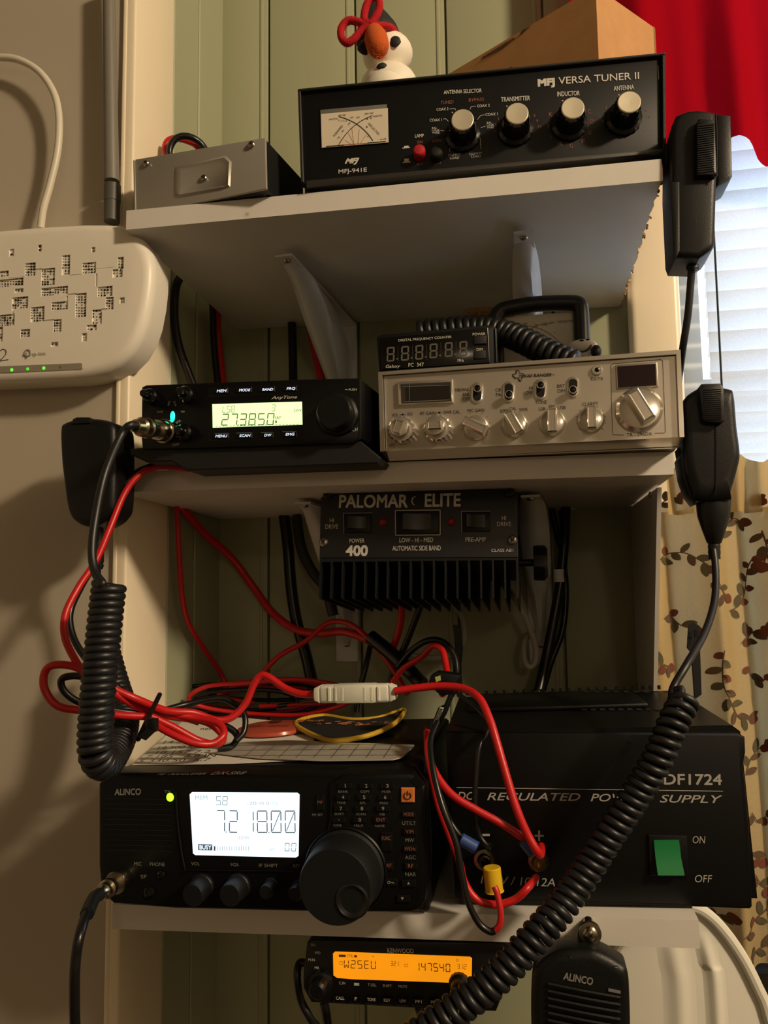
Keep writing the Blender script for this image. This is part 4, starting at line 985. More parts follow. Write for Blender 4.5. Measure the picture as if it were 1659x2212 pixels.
up_ = (D.I @ Vector((O.x + .01, .66, zsu))).z
for x in (x0 - .0012, x1): D.add('mounting_bracket', MB().add([(x, .03, zt2 * .4), (x + .0012, .03, zt2 * .4), (x + .0012, .06, zt2 * .4), (x, .06, zt2 * .4)] + [D.I @ (D.M @ Vector((xx_, yy_, 0)) * 1.0 + Vector((0, 0, (MFL.z - .0045) - (D.M @ Vector((xx_, yy_, 0))).z))) for xx_, yy_ in ((x, .03), (x + .0012, .03), (x + .0012, .06), (x, .06))], [(3, 2, 1, 0), (4, 5, 6, 7), (0, 1, 5, 4), (1, 2, 6, 5), (2, 3, 7, 6), (3, 0, 4, 7)]), black_matte)

# ================================================================== BOTTOM SHELF
# ---- lit HF transceiver
Dc = crop(190, 1620, 2.242); D2 = crop(640, 1620, 5.184)
O = W(215, 1955, .494)
D = Dev('desk_transceiver', 'large black desk transceiver with bright white display and big tuning knob', 'transceiver', O, roll=2.25)
DX = D
zs_ = (D.I @ Vector((-.2, .55, zbot(-.2, .55)))).z
out = [Dc(48, 165), Dc(95, 115), Dc(420, 112), D2(450, 300), D2(540, 268), D2(1290, 270), D2(1440, 390), D2(1460, 470), D2(1475, 1400), D2(1440, 1700), D2(1400, 1790), D2(1290, 1830), Dc(1180, 790), Dc(420, 772), Dc(120, 748), Dc(60, 690), Dc(48, 560)]
pl = D.poly(out); dxm = mat('dx_black_plastic', '08090a', .42, bump=.15, bscale=1100, spec=.25)
fp = D.add('front_panel', MB().prism(pl, 0, .022, .003, 3), dxm)
xa, xb = pl[0][0] + .006, pl[8][0] - .004; ztp = D.p(Dc(420, 112)).z - .001
DXTOP = ztp
rear = .20
D.add('case', MB().rbox(xa, xb, .0225, rear, zs_ + .0015, ztp, .002, 1), mat('dx_case_paint', '0b0c0d', .42, bump=.12, bscale=900, spec=.3))
for x in (xa + .02, xb - .02):
    for y in (.05, rear - .02): D.add('foot', MB().cyl((x, y, zs_ + .0003), (0, 0, 1), .007, .002), rubber)
# bevelled surround ridges
D.add('panel_ridge', MB().tube([D.p(D2(x, y), -.0012) for x, y in ((530, 272), (450, 320), (395, 400), (385, 800), (330, 1000))], .0007, 6), dxm)
D.add('panel_ridge', MB().tube([D.p(Dc(x, y), -.0008) for x, y in ((425, 200), (438, 380), (470, 575), (500, 582), (1000, 588))], .0006, 6), dxm)
D.add('corner_chamfer', MB().add([D.p(D2(1285, 350), -.0006), D.p(D2(1370, 430), -.0006), D.p(D2(1445, 390), -.0003), D.p(D2(1330, 285), -.0003)], [(0, 1, 2, 3)]), dxm)
# speaker grille lines
gr = MB()
for k in range(11): gr.line(D, [Dc(80, 235 + k * 25), Dc(405, 240 + k * 25)], 1.6, -.0003)
D.add('vent_slot', gr, dark_hole, fp)
lcd = D.add('display', MB().prism(D.poly([Dc(494, 214), Dc(505, 204), Dc(1015, 207), Dc(1025, 216), Dc(1020, 512), Dc(1008, 520), Dc(522, 508), Dc(510, 500)]), -.0008, .002, .0003, 1), emis('white_lcd', 'd9f0ff', 1.7))
seg = MB(); sf = MB()
seg.seg7(D, '7.2', Dc(622, 345), Dc(725, 347), 108 / 2.242, -.0012, th=.045, slant=.05, gap=.45)
seg.seg7(D, '18.0/0/', Dc(752, 347), Dc(1005, 348), 108 / 2.242, -.0012, th=.045, slant=.05, gap=.32)
seg.seg7(D, '58', Dc(620, 245), Dc(676, 246), 44 / 2.242, -.0012, th=.06); seg.seg7(D, '0.0', Dc(953, 470), Dc(1008, 471), 40 / 2.242, -.0012, th=.07, gap=.4)
for k in range(14): seg.line(D, [Dc(628 + k * 11.5, 467), Dc(628 + k * 11.5, 488)], .8, -.0012)
seg.quad(D, [Dc(610, 466), Dc(617, 466), Dc(617, 488), Dc(610, 488)], -.0012)
for s_, a, b, h in (('MEM', (520, 231), (578, 231), 20), ('LOW', (731, 425), (782, 425), 18), ('RIT', (881, 483), (906, 483), 12), ('-20', (770, 258), (816, 258), 16), ('10', (832, 258), (852, 258), 16), ('0', (864, 258), (878, 258), 16), ('+10', (888, 258), (918, 258), 16)): sf.text(D, s_, Dc(*a), Dc(*b), h / 2.242, -.0012)
seg.quad(D, [Dc(534, 456), Dc(602, 458), Dc(602, 487), Dc(534, 485)], -.0012)
D.add('segment_print', seg, mat('lcd_dark_segment', '3c525c', .6, emit=.05, ecol='60808c'), lcd); D.add('segment_print', sf, mat('lcd_pale_segment', '9fb6c0', .6, emit=.55, ecol='b4d0dc'), lcd)
D.add('lettering', MB().text(D, 'BUSY', Dc(540, 471), Dc(598, 472), 9.5, -.0015, bold=.03), emis('lcd_white_print', 'd9f0ff', 1.4), lcd)
L = MB(); Ld = MB(); Lo = MB()
L.text(D, 'ALINCO', Dc(128, 204), Dc(257, 202), 32 / 2.242, bold=.04, shear=.12)
for s_, a, b, h in (('MIC', (224, 551), (260, 552), 18), ('PHONE', (300, 553), (372, 554), 18), ('SP', (255, 614), (284, 614), 18), ('VOL', (500, 551), (542, 551), 16), ('SQL', (690, 556), (732, 556), 16), ('IF SHIFT', (828, 559), (920, 560), 16), ('RIT', (995, 561), (1025, 562), 15), ('TX', (370, 202), (400, 202), 12)): Ld.text(D, s_, Dc(*a), Dc(*b), h / 2.242)
for s_, a, b in (('BANK', (472, 466), (580, 466)), ('COPY', (718, 466), (822, 466)), ('M-ER', (962, 468), (1058, 468)), ('TONE', (455, 591), (552, 592)), ('SPL', (712, 593), (782, 594)), ('PRIO', (936, 595), (1028, 596)), ('SHIFT', (428, 717), (534, 717)), ('SCAN', (672, 718), (774, 719)), ('NB', (935, 720), (990, 721)), ('TUNE', (408, 842), (508, 844)), ('HI/L/S', (650, 846), (746, 847)), ('NAME', (882, 850), (990, 850)), ('MF SET', (178, 726), (296, 726))):
    Ld.text(D, s_, D2(*a), D2(*b), 5)
for s_, a, b in (('UT/LT', (1185, 820), (1340, 820)), ('MW', (1222, 1010), (1318, 1010)), ('AGC', (1218, 1203), (1336, 1203)), ('NAR', (1222, 1392), (1340, 1393))): L.text(D, s_, D2(*a), D2(*b), 8)
D.add('lettering', L, mat('grey_print', '807d78', .6), fp); D.add('lettering', Ld, mat('grey_print', '807d78', .6), fp)
def key(x0_, x1_, y0_, y1_, txt, tx0, tx1, ty, h, m_=print_o, base=None, col=black_plastic, cv=D2):
    k = D.add('key', MB().prism(D.poly([cv(x0_, y0_), cv(x1_, y0_), cv(x1_, y1_), cv(x0_, y1_)]), -.0016, 0, .0005, 1), col)
    if txt: D.add('lettering', MB().text(D, txt, cv(tx0, ty), cv(tx1, ty), h, -.0019, bold=.01), m_, k)
    return k
pd = mat('pale_key_print', '9a9791', .6)
for r_, row in enumerate((('1', '2', '3'), ('4', '5', '6'), ('7', '8', '9'), ('.', '0', 'ENT'))):
    for c_i, s_ in enumerate(row):
        x = 548 + 236 * c_i - 24 * r_; y = 402 + 127 * r_
        key(x - 78, x + 78, y - 34, y + 30, s_, x - (50 if len(s_) > 1 else 4 if s_ in '1.' else 14), x + (50 if len(s_) > 1 else 5 if s_ in '1.' else 14), y, 7.5 if s_ != '.' else 2.5, pd if s_ != 'ENT' else print_o)
key(240, 320, 490, 670, 'MF', 236, 296, 585, 6.5)
key(1190, 1340, 680, 750, 'MODE', 1202, 1316, 722, 8); key(1200, 1350, 872, 945, 'V/M', 1225, 1312, 915, 8); key(1208, 1355, 1062, 1140, 'M/KHz', 1215, 1335, 1106, 8); key(1212, 1360, 1255, 1335, 'RF', 1250, 1312, 1298, 8)
key(950, 1080, 915, 1130, 'FUNC', 956, 1058, 988, 8.5); key(1000, 1090, 1235, 1345, 'RIT', 1014, 1072, 1294, 8)
key(1005, 1140, 1430, 1520, None, 0, 0, 0, 0); key(1180, 1345, 1450, 1530, None, 0, 0, 0, 0); key(1130, 1275, 1620, 1700, None, 0, 0, 0, 0)
tri = MB().quad(D, [D2(1240, 1506), D2(1257, 1476), D2(1274, 1506)], -.0019).quad(D, [D2(1170, 1650), D2(1206, 1650), D2(1188, 1682)], -.0019)
tri.line(D, [D2(1050, 1484), D2(1092, 1484), D2(1092, 1502)], 1, -.0019).line(D, [D2(1076, 1484), D2(1076, 1498)], 1, -.0019); c_ = D.p(D2(1036, 1484), -.0019)
tri.tube([(c_.x + D.px(2.6) * math.cos(a), -.0019, c_.z + D.px(2.6) * math.sin(a)) for a in [i * math.pi / 4 for i in range(8)]], D.px(.5), 5, 2, True)
D.add('lettering', tri, pd, fp)
pw = key(1176, 1326, 418, 582, None, 0, 0, 0, 0, col=mat('orange_power_key', 'd07a3c', .5))
ps = MB(); c_ = D.p(D2(1246, 512), -.002)
ps.tube([(c_.x + D.px(7) * math.sin(a), -.002, c_.z + D.px(7) * math.cos(a)) for a in [rad(35 + i * 29) for i in range(11)]], D.px(1.0), 5, 2); ps.line(D, [D2(1246, 458), D2(1246, 512)], 2.0, -.002)
D.add('lettering', ps, print_k, pw)
# knobs
def knob(uv, Lk, rp, m_=black_plastic, fl=0, prof=None, name='control_knob'):
    c_ = D.p(uv, -Lk); r = D.px(rp)
    return D.add(name, MB().lathe((c_.x, 0, c_.z), (0, -1, 0), [(r * a, Lk * b) for a, b in (prof or ((1.1, 0), (1.1, .15), (1, .2), (.97, .9), (.85, 1), (.3, 1)))], 56, fl, .012 if fl else 0), m_), c_, r
kb, c_, r = knob(Dc(1195, 665), .028, 70, mat('rubber_knob_grip', '141517', .55, spec=.25, bump=.6, bscale=1500), 0, ((1.16, 0), (1.16, .1), (1.09, .14), (1.08, .55), (1.04, .95), (1.0, 1.0), (.3, 1.0)), 'tuning_knob')
dc = D.p(Dc(1280, 735), -.029); rd = D.px(30)
D.add('finger_dimple', MB().lathe((dc.x, -.0276, dc.z), (0, -1, 0), [(rd * 1.1, 0), (rd * 1.1, .0012), (rd * .98, .0018), (rd * .9, .0012), (rd * .7, .0002), (rd * .2, .00005)], 36), mat('smooth_dimple', '141517', .3), kb)
D.add('dial_ring', MB().lathe((c_.x, 0, c_.z), (0, -1, 0), [(r * 1.24, 0), (r * 1.24, .0012), (r * 1.2, .002), (r * 1.17, .0005)], 60, caps=False), dxm)
for x, y in ((505, 705), (685, 705)): knob(Dc(x, y), .016, 24, mat('soft_knob', '101113', .5, spec=.3), 18)
for x, y in ((860, 690), (1000, 700)): knob(Dc(x, y), .012, 15, mat('soft_knob', '101113', .5, spec=.3), 14)
for x, y, r_ in ((300, 690, 13), (358, 605, 9)):
    c_ = D.p(Dc(x, y)); D.add('jack', MB().lathe((c_.x, 0, c_.z), (0, -1, 0), [(D.px(r_), 0), (D.px(r_), .001), (D.px(r_ * .7), .0014), (D.px(r_ * .55), .0003)], 20), black_gloss)
c_ = D.p(Dc(396, 230), -.0006); D.add('indicator', MB().ball((c_.x, 0, c_.z), D.px(8.5), .0015, D.px(9), 14), emis('green_led', '7dff1a', 5.0), label='bright green transmit light')
L = MB(); 
def top_text(mb, s_, u0, v0, u1, v1, depth, z_, **kw):
    a, b = D.pz((u0, v0), z_), D.pz((u1, v1), z_); ex = b - a; ey = Vector((-ex.y, ex.x, 0)).normalized() * depth
    vs_, fs = text_mesh(s_, **kw); mb.add([a + ex * p_ + ey * q_ for p_, q_ in vs_], fs)
tz = ztp + .0004
top_text(L, 'HF TRANSCEIVER', *Dc(335, 122), *Dc(565, 120), .006, tz); top_text(L, 'DX-SR8', *Dc(590, 120), *Dc(752, 118), .008, tz, shear=.2)
D.add('lettering', L, mat('grey_print', '807d78', .6))
# ---- its microphone plug
c0 = D.p(Dc(165, 620), 0); ax = (D.p(Dc(15, 730), -.045) - c0).normalized(); r = D.px(24); plug = MB()
plug.lathe(c0, ax, [(r, .0), (r, .010), (r * .9, .0115)], 40, 20, .015); plug.lathe(c0 + ax * .0115, ax, [(r * .62, 0), (r * .62, .009)], 24)
plug.lathe(c0 + ax * .0205, ax, [(r * .8, 0), (r * .8, .003), (r * .66, .0035), (r * .68, .009), (r * .5, .011), (r * .45, .0165)], 24)
scr = c0 + ax * .027 + ax.orthogonal().normalized() * r * .66
plug.ball(scr, .0015)
pm = plug.obj('microphone_plug', nickel); pm.matrix_world = D.M; tag(pm, 'nickel microphone plug screwed into the white-lit desk transceiver', 'plug')
PLUGB = D.M @ (c0 + ax * .034); PLUGBX = D.M.to_3x3() @ ax

# ---- power supply
Sx = crop(860, 1400, 2.0764)
O = W(960, 1950, .530)
D = Dev('power_supply', 'large black regulated bench power supply with green rocker switch', 'power supply', O, yaw=2.0, roll=2.25)
PSU = D
zs2 = (D.I @ Vector((.03, .6, zbot(.03, .6)))).z
q = [D.p(t) for t in (Sx(150, 380), Sx(1525, 385), Sx(1557, 400), Sx(1560, 470), Sx(1548, 530), Sx(1556, 590), Sx(1575, 800), Sx(1590, 1160), Sx(1580, 1172), Sx(200, 1125))]
pl = [(p_.x, p_.z) for p_ in q]; psm = mat('psu_black_enamel', '090a0b', .38, bump=.15, bscale=900, spec=.3)
pl = [(DX.M.translation.x + .2395 - D.M.translation.x, pl[0][1])] + pl[1:-1] + [(DX.M.translation.x + .2395 - D.M.translation.x, pl[-1][1])]
fp = D.add('front_panel', MB().prism(pl, 0, .006, .0015, 2), psm)
xl, xr = pl[0][0], pl[2][0]; zt3 = pl[0][1]
D.add('case', MB().prism([(xl, zt3 - .0008), (xr - .006, zt3 - .0008), (xr - .001, zt3 - .005), (xr - .0005, .002), (xl, .002)], .0062, .168, 0), psm)
D.add('base_tray', MB().box(xl + .004, .135, .004, .16, zs2 + .0004, .0018), black_matte)
# raised vent lid and slots on top
zz = zt3 - .0008
lid = D.add('top_lid', MB().rbox(xl + .012, xr - .045, .080, .158, zz + .0002, zz + .004, .0015, 2), psm)
vs2 = MB()
for row_v, n_, u0, u1, zq in ((1532, 22, 1025, 1440, .0006), (1494, 20, 1030, 1440, .0046)):
    for k in range(n_):
        if n_ > 2 and abs(k - n_ * .45) < 1.6: continue
        u = u0 + (u1 - u0) * k / (n_ - 1); p_ = D.pz((u, row_v), zz + zq)
        vs2.box(p_.x - .0022, p_.x + .0018, p_.y - .0035, p_.y + .0035, zz + zq - .0002, zz + zq + .0001)
D.add('vent_slot', vs2, dark_hole)
fl = MB()
for k in range(22):
    u = 1010 + k * 20 + random.uniform(-3, 3); p_ = D.pz((u, 1490), zz + .004); fl.box(p_.x - .0012, p_.x + .0012, .157, .159, zz + .003, zz + .0062)
D.add('vent_louvre', fl, psm, kind='stuff')
L = MB(); L.text(D, 'DF1724', Sx(1190, 588), Sx(1452, 590), 24, bold=.03, shear=.05)
L.line(D, [Sx(262, 625), Sx(1457, 642)], 1.4)
for s_, a, b in (('DC', (265, 662), (342, 663)), ('REGULATED', (398, 665), (818, 668)), ('POWER', (862, 670), (1098, 673)), ('SUPPLY', (1172, 675), (1455, 678))): L.text(D, s_, Sx(*a), Sx(*b), 17, bold=.015, shear=.3)
L.text(D, 'ON', Sx(1321, 859), Sx(1379, 860), 16, shear=.2); L.text(D, 'OFF', Sx(1331, 1034), Sx(1410, 1035), 16, shear=.2); L.text(D, '13.8V / 10-12A', Sx(370, 1038), Sx(704, 1052), 18, shear=.2)
L.quad(D, [Sx(378, 833), Sx(411, 833), Sx(411, 843), Sx(378, 843)]).quad(D, [Sx(612, 838), Sx(653, 838), Sx(653, 846), Sx(612, 846)]).quad(D, [Sx(628, 818), Sx(637, 818), Sx(637, 866), Sx(628, 866)])
D.add('lettering', L, mat('psu_print', 'a5a29a', .6), fp)
D.add('lower_seam', MB().line(D, [Sx(205, 1118), Sx(740, 1138), Sx(1585, 1160)], 1.2), psm, fp)
sw = D.add('rocker_switch', MB().prism(D.poly([Sx(1118, 832), Sx(1295, 836), Sx(1300, 1022), Sx(1125, 1018)]), -.002, 0, .0008), black_plastic)
a, b = D.p(Sx(1147, 862), -.003), D.p(Sx(1278, 1008), -.003); mz = (a.z + b.z) / 2
rk = MB().add([(a.x, -.0028, a.z), (b.x - .001, -.0028, a.z), (b.x - .0005, -.0035, mz), (a.x, -.0035, mz), (b.x, -.0075, b.z), (a.x, -.0075, b.z), (a.x, -.001, a.z), (b.x, -.001, a.z), (b.x, -.001, b.z), (a.x, -.001, b.z)], [(0, 3, 2, 1), (3, 5, 4, 2), (0, 1, 7, 6), (5, 9, 8, 4), (1, 2, 4, 8, 7), (0, 6, 9, 5, 3)])
D.add('rocker', rk, mat('green_translucent_rocker', '10753f', .35), sw, label='green translucent rocker')
def post(uv, m1, lab):
    c_ = D.p(uv, -.014); r = D.px(15)
    k = D.add('binding_post', MB().lathe((c_.x, 0, c_.z), (0, -1, 0), [(r * .8, 0), (r * .8, .006), (r * 1.15, .0062), (r * 1.1, .013), (r * .8, .0135), (r * .8, .020), (r * .45, .020), (r * .42, .016)], 24, 12, .02), m1, label=lab)
    return D.M @ Vector((c_.x, -.0045, c_.z))
TN = post(Sx(388, 950), black_gloss, 'black negative binding post'); TP = post(Sx(632, 955), mat('brass_post', 'a98e62', .3, metal=1), 'bare brass positive binding post')
# black straps standing behind it
def strap(label, pts, Y, thick=.002):
    P_ = [W(u, v, Y) for u, v in pts]; c_ = P_[-1].copy()
    root = bpy.data.objects.new('metal_strap', None); COL.objects.link(root); root.location = c_; tag(root, label, 'bracket')
    mb = MB().prism([((p_ - c_).x, (p_ - c_).z) for p_ in P_], 0, thick, .0004, 1); mb.obj('strap_plate', mat('black_strap_steel', '17181a', .4), root)
    return root, c_
zz_w = (PSU.M @ Vector((.14, .13, zt3))).z
r_, c_ = strap('upright black slotted metal strap behind the power supply corner', [(1487, 1350), (1500, 1344), (1511, 1352), (1516, 1500), (1500, 1512), (1493, 1410), (1484, 1400)], .655)
for u, v in ((1491, 1372), (1504, 1368), (1488, 1385)):
    p_ = W(u, v, .655) - c_; MB().box(p_.x - .0012, p_.x + .0012, -.0004, .0, p_.z - .003, p_.z + .003).obj('slot', dark_hole, r_)
r_, c_ = strap('upright black metal strap between cables behind the power supply', [(979, 1350), (996, 1352), (1000, 1400), (990, 1500), (976, 1500), (984, 1420)], .735)

# ================================================================== UNDER THE BOTTOM SHELF
Kw = crop(620, 1980, 2.127)
O = W(662, 2168, .530)
D = Dev('dual_band_transceiver', 'black mobile transceiver with glowing orange display hung under bottom shelf', 'transceiver', O, roll=2.4)
out = [Kw(90, 125), Kw(120, 108), Kw(990, 120), Kw(1012, 145), Kw(1015, 300), Kw(960, 440), Kw(720, 432), Kw(110, 398), Kw(72, 330), Kw(72, 250)]
pl = D.poly(out); fp = D.add('front_panel', MB().prism(pl, 0, .018, .002, 2), mat('ken_black_plastic', '0c0c0d', .4, bump=.15, bscale=900))
zu = (D.I @ Vector((-.1, .56, zbot(-.1, .56) - TH))).z
D.add('case', MB().rbox(pl[0][0] + .004, pl[3][0] - .004, .0185, .15, .006, D.p(Kw(120, 108)).z - .003, .002, 1), black_powder)
x_ = pl[3][0] - .003
D.add('mounting_bracket', MB().box(x_, x_ + .0015, .012, .09, .015, zu - .0006).box(pl[0][0] + .001, pl[0][0] + .0025, .02, .09, .015, zu - .0006).box(pl[0][0] + .001, x_ + .0015, .02, .09, zu - .0024, zu - .0006), black_matte)
lcd = D.add('display', MB().prism(D.poly([Kw(212, 168), Kw(222, 160), Kw(842, 184), Kw(850, 192), Kw(848, 296), Kw(838, 305), Kw(300, 286), Kw(230, 280), Kw(214, 268)]), -.0008, .002, .0003, 1), emis('orange_lcd', 'ff9a12', 1.0))
seg = MB(); seg.seg7(D, 'W2SEU', Kw(262, 218), Kw(408, 222), 38 / 2.127, -.0012, th=.1, slant=.08, gap=.4); seg.seg7(D, '147540', Kw(588, 230), Kw(750, 236), 38 / 2.127, -.0012, th=.1, slant=.08, gap=.35)
seg.seg7(D, '321', Kw(476, 215), Kw(514, 217), 10, -.0012, th=.09); seg.seg7(D, '312', Kw(782, 229), Kw(824, 231), 11, -.0012, th=.09)
seg.text(D, 'D', Kw(778, 200), Kw(788, 200), 5.5, -.0012); seg.text(D, 'CTRL', Kw(276, 180), Kw(307, 181), 6, -.0012); seg.line(D, [Kw(392, 184), Kw(400, 184)], 1, -.0012)
seg.quad(D, [Kw(238, 174), Kw(270, 175), Kw(270, 186), Kw(238, 185)], -.0012).quad(D, [Kw(309, 176), Kw(321, 177), Kw(321, 188), Kw(309, 187)], -.0012)
for x, y in ((249, 213), (548, 224)): seg.line(D, [Kw(x - 7, y - 6), Kw(x + 7, y - 6), Kw(x + 7, y + 7), Kw(x - 7, y + 7), Kw(x - 7, y - 6)], .7, -.0012)
D.add('segment_print', seg, mat('lcd_brown_segment', '5e3a08', .6, emit=.08, ecol='7a4c0c'), lcd)
L = MB(); L.text(D, 'KENWOOD', Kw(461, 155), Kw(582, 158), 21 / 2.127, bold=.012)
for s_, a, b in (('TF.V', (108, 131), (131, 131)), ('VFO', (127, 166), (153, 167)), ('M.IN', (98, 198), (128, 199)), ('MR', (127, 235), (148, 236)), ('MENU', (145, 269), (175, 270)), ('PM.IN', (922, 233), (964, 234)), ('PM', (910, 268), (932, 269)), ('C.IN', (239, 305), (267, 306)), ('T.SEL', (371, 313), (410, 315)), ('SHIFT', (440, 317), (482, 319)), ('MUTE', (512, 320), (552, 322))):
    L.text(D, s_, Kw(*a), Kw(*b), 5.8)
L.line(D, [Kw(130, 267), Kw(142, 267)], .8); L.quad(D, [Kw(308, 304), Kw(332, 305), Kw(332, 318), Kw(308, 317)])
D.add('lettering', L, print_w, fp)
for k, s_ in enumerate(('CALL', 'F', 'TONE', 'REV', 'LOW', 'PF1', 'PF2')):
    x, y = 244 + 72 * k, 374 + 3.2 * k
    kk = D.add('key', MB().prism(D.poly([Kw(x - 27, y - 16), Kw(x + 27, y - 14), Kw(x + 27, y + 18), Kw(x - 27, y + 16)]), -.0018, 0, .0005, 1), black_gloss)
    w_ = {1: 5, 3: 15, 4: 19}[len(s_)]
    D.add('lettering', MB().text(D, s_, Kw(x - w_, y), Kw(x + w_, y + 1), 7, -.0021, bold=.015), print_w, kk)
for x, y, rp in ((137, 345, 20), (785, 350, 17), (775, 395, 13)):
    c_ = D.p(Kw(x, y), -.013); r = D.px(rp)
    D.add('control_knob', MB().lathe((c_.x, 0, c_.z), (0, -1, 0), [(r * 1.3, 0), (r * 1.3, .004), (r, .005), (r * .95, .012), (r * .7, .014), (r * .3, .014)], 32, 16, .02), black_plastic)
KEN = D
G4 = 'cables under the orange-lit transceiver'
wire('radio_cable', 'black cable looping down beside the orange-lit transceiver', [(668, 2085, .545), (648, 2080, .545), (642, 2110, .54), (650, 2160, .54), (670, 2200, .54), (700, 2260, .55), (730, 2500, .58), (740, 3100, .62)], .0028, blk_wire)
for k, (u, v, lb_) in enumerate(((700, 2180, 'under its CALL key'), (905, 2190, 'under its PF1 key'), (940, 2190, 'under its PF2 key'))):
    wire('radio_cable', 'black cable hanging below the orange-lit transceiver ' + lb_, [(u, v - 14, .60), (u + 6, v + 20, .60), (u + (12 if k == 0 else -12), v + 90, .61), (u + 20, v + 400, .64), (u + 10, v + 900, .68)], .0035, blk_wire, group=G4)

# ---- hand microphone hung on the bottom shelf front
Mc = crop(1200, 1850, 3.6144)
O = W(1150, 2330, .517)
D = Dev('hand_microphone', 'black speaker microphone with ribbed grille hung on bottom shelf screw', 'microphone', (O.x, .517, O.z), roll=-7)
out = [(1150, 2120), (1162, 2080), (1205, 2052), (1262, 2048), (1292, 2052), (1340, 2078), (1355, 2096), (1360, 2150), (1360, 2260), (1340, 2330), (1300, 2370), (1200, 2365), (1160, 2330), (1148, 2220)]
body = D.add('body', MB().slab(D.poly(soft(out), -.022), -.026, -.004, .005), mat('mic_black_plastic', '0d0e0f', .42, bump=.4, bscale=1300, spec=.35))
gp = [Mc(20, 960), Mc(540, 1085), Mc(545, 1130), Mc(560, 1640), Mc(420, 1720), Mc(0, 1700), Mc(-80, 1560), Mc(-70, 1020)]
for k in range(10):
    y = 1000 + 57 * k; a, b = D.p(Mc(-60, y - 5), -.0268), D.p(Mc(505, y + 104), -.0268)
    D.add('grille_rib', MB().tube([a, a.lerp(b, .5) + Vector((0, -.0006, 0)), b], .0011, 6, 2), black_plastic)
L = MB().text(D, 'ALINCO', Mc(60, 932), Mc(293, 978), 17, -.0264, bold=.04, shear=.12)
D.add('lettering', L, mat('grey_print', '807d78', .6))
for x, y in ((115, 770), (450, 845)):
    c_ = D.p(Mc(x, y), -.022); D.add('top_button', MB().ball((c_.x, -.020, c_.z), D.px(20), .006, D.px(7), 16), black_plastic)
c_ = D.p(Mc(460, 1050), -.0264); D.add('indicator', MB().box(c_.x - .0035, c_.x + .0035, -.0268, -.026, c_.z - .0008, c_.z + .0006), mat('grey_led', '77777a', .4))
hk = D.add('hanger_tab', MB().prism(D.poly([Mc(265 + 95 * math.cos(a), 625 - 92 * math.sin(a)) for a in [rad(-25 + 230 * i / 16) for i in range(17)]] + [Mc(165, 740), Mc(335, 755)], -.014), -.012, -.008, .0012), mat('dark_hanger', '2a2a2b', .4))
O2 = W(*Mc(270, 598), .5045)
s = MB(); s.lathe((0, 0, 0), (0, -1, 0), [(.0034, -.0158), (.0034, 0), (.0068, 0), (.0068, .0010), (.0046, .0012), (.0044, .0024), (.003, .0036), (.0012, .0041)], 24)
so = s.obj('hanger_screw', nickel); so.location = O2; tag(so, 'round-head screw with washer on bottom shelf front edge', 'screw')
cross_slot(MB(), (0, -.0017, 0), (0, -1, 0), .0034).obj('cross_slot', dark_hole, so)

# ================================================================== MICROPHONES ON THE SHELF ENDS
mic_m = mat('mic_black_plastic', '0d0e0f', .42, bump=.4, bscale=1300, spec=.35)
U = crop(1340, 0, 3.567)
O = W(1500, 560, .577)
D = Dev('hand_microphone', 'boxy black hand microphone clipped to the top shelf end', 'microphone', (O.x, .577, O.z))
out = [U(400, 960), U(430, 890), U(520, 855), U(600, 848), U(735, 870), U(745, 1360), U(740, 1440), U(728, 1890), U(700, 1930), U(610, 1990), U(430, 1985), U(410, 1930), U(385, 1400), U(388, 1050)]
D.add('body', MB().prism(D.poly(out, -.018), -.020, .016, .004, 3), mic_m)
D.add('speaker_head', MB().prism(D.poly([U(735, 872), U(855, 885), U(866, 1350), U(845, 1382), U(745, 1437)], -.010), -.010, .018, .002, 2), mic_m)
D.add('talk_bar', MB().prism(D.poly([U(585, 960), U(600, 920), U(728, 925), U(742, 1340), U(735, 1355), U(583, 1362)], -.024), -.026, -.018, .002, 2), mic_m)
rb = MB()
for k in range(22):
    p0, p1 = D.p(U(592, 969 + k * 17), -.026), D.p(U(722, 961 + k * 17), -.026); rb.box(p0.x, p1.x, -.0266, -.0258, p0.z, p1.z)
D.add('talk_bar_rib', rb, mic_m, kind='stuff')
D.add('edge_rib', MB().tube([D.p(U(x, y), -.0245) for x, y in ((735, 880), (740, 1000), (741, 1200), (740, 1360))], .0007, 6), mic_m)
D.add('back_plate', MB().prism(D.poly([U(385, 1400), U(455, 1400), U(458, 1930), U(430, 1985), U(410, 1925)], -.0215), -.0215, -.019, .0005), mic_m)
cl = D.poly([U(330, 1150), U(405, 1110), U(410, 1340), U(360, 1350)], 0); D.add('hang_clip', MB().prism(cl, -.004, .010, .001), black_matte)
D.add('cord_boot', MB().lathe(D.p(U(555, 1975), -.002), (0, .05, -1), [(D.px(14), 0), (D.px(13.5), .010), (D.px(12), .0105)], 20), rubber)
wire('microphone_cable', 'straight black cable running down from the boxy upper microphone', [tuple(U(552, 2060)) + (.577,), (1492, 610, .58), (1486, 680, .585), (1476, 745, .592), (1470, 790, .605), (1462, 850, .63)], .0028, rubber)

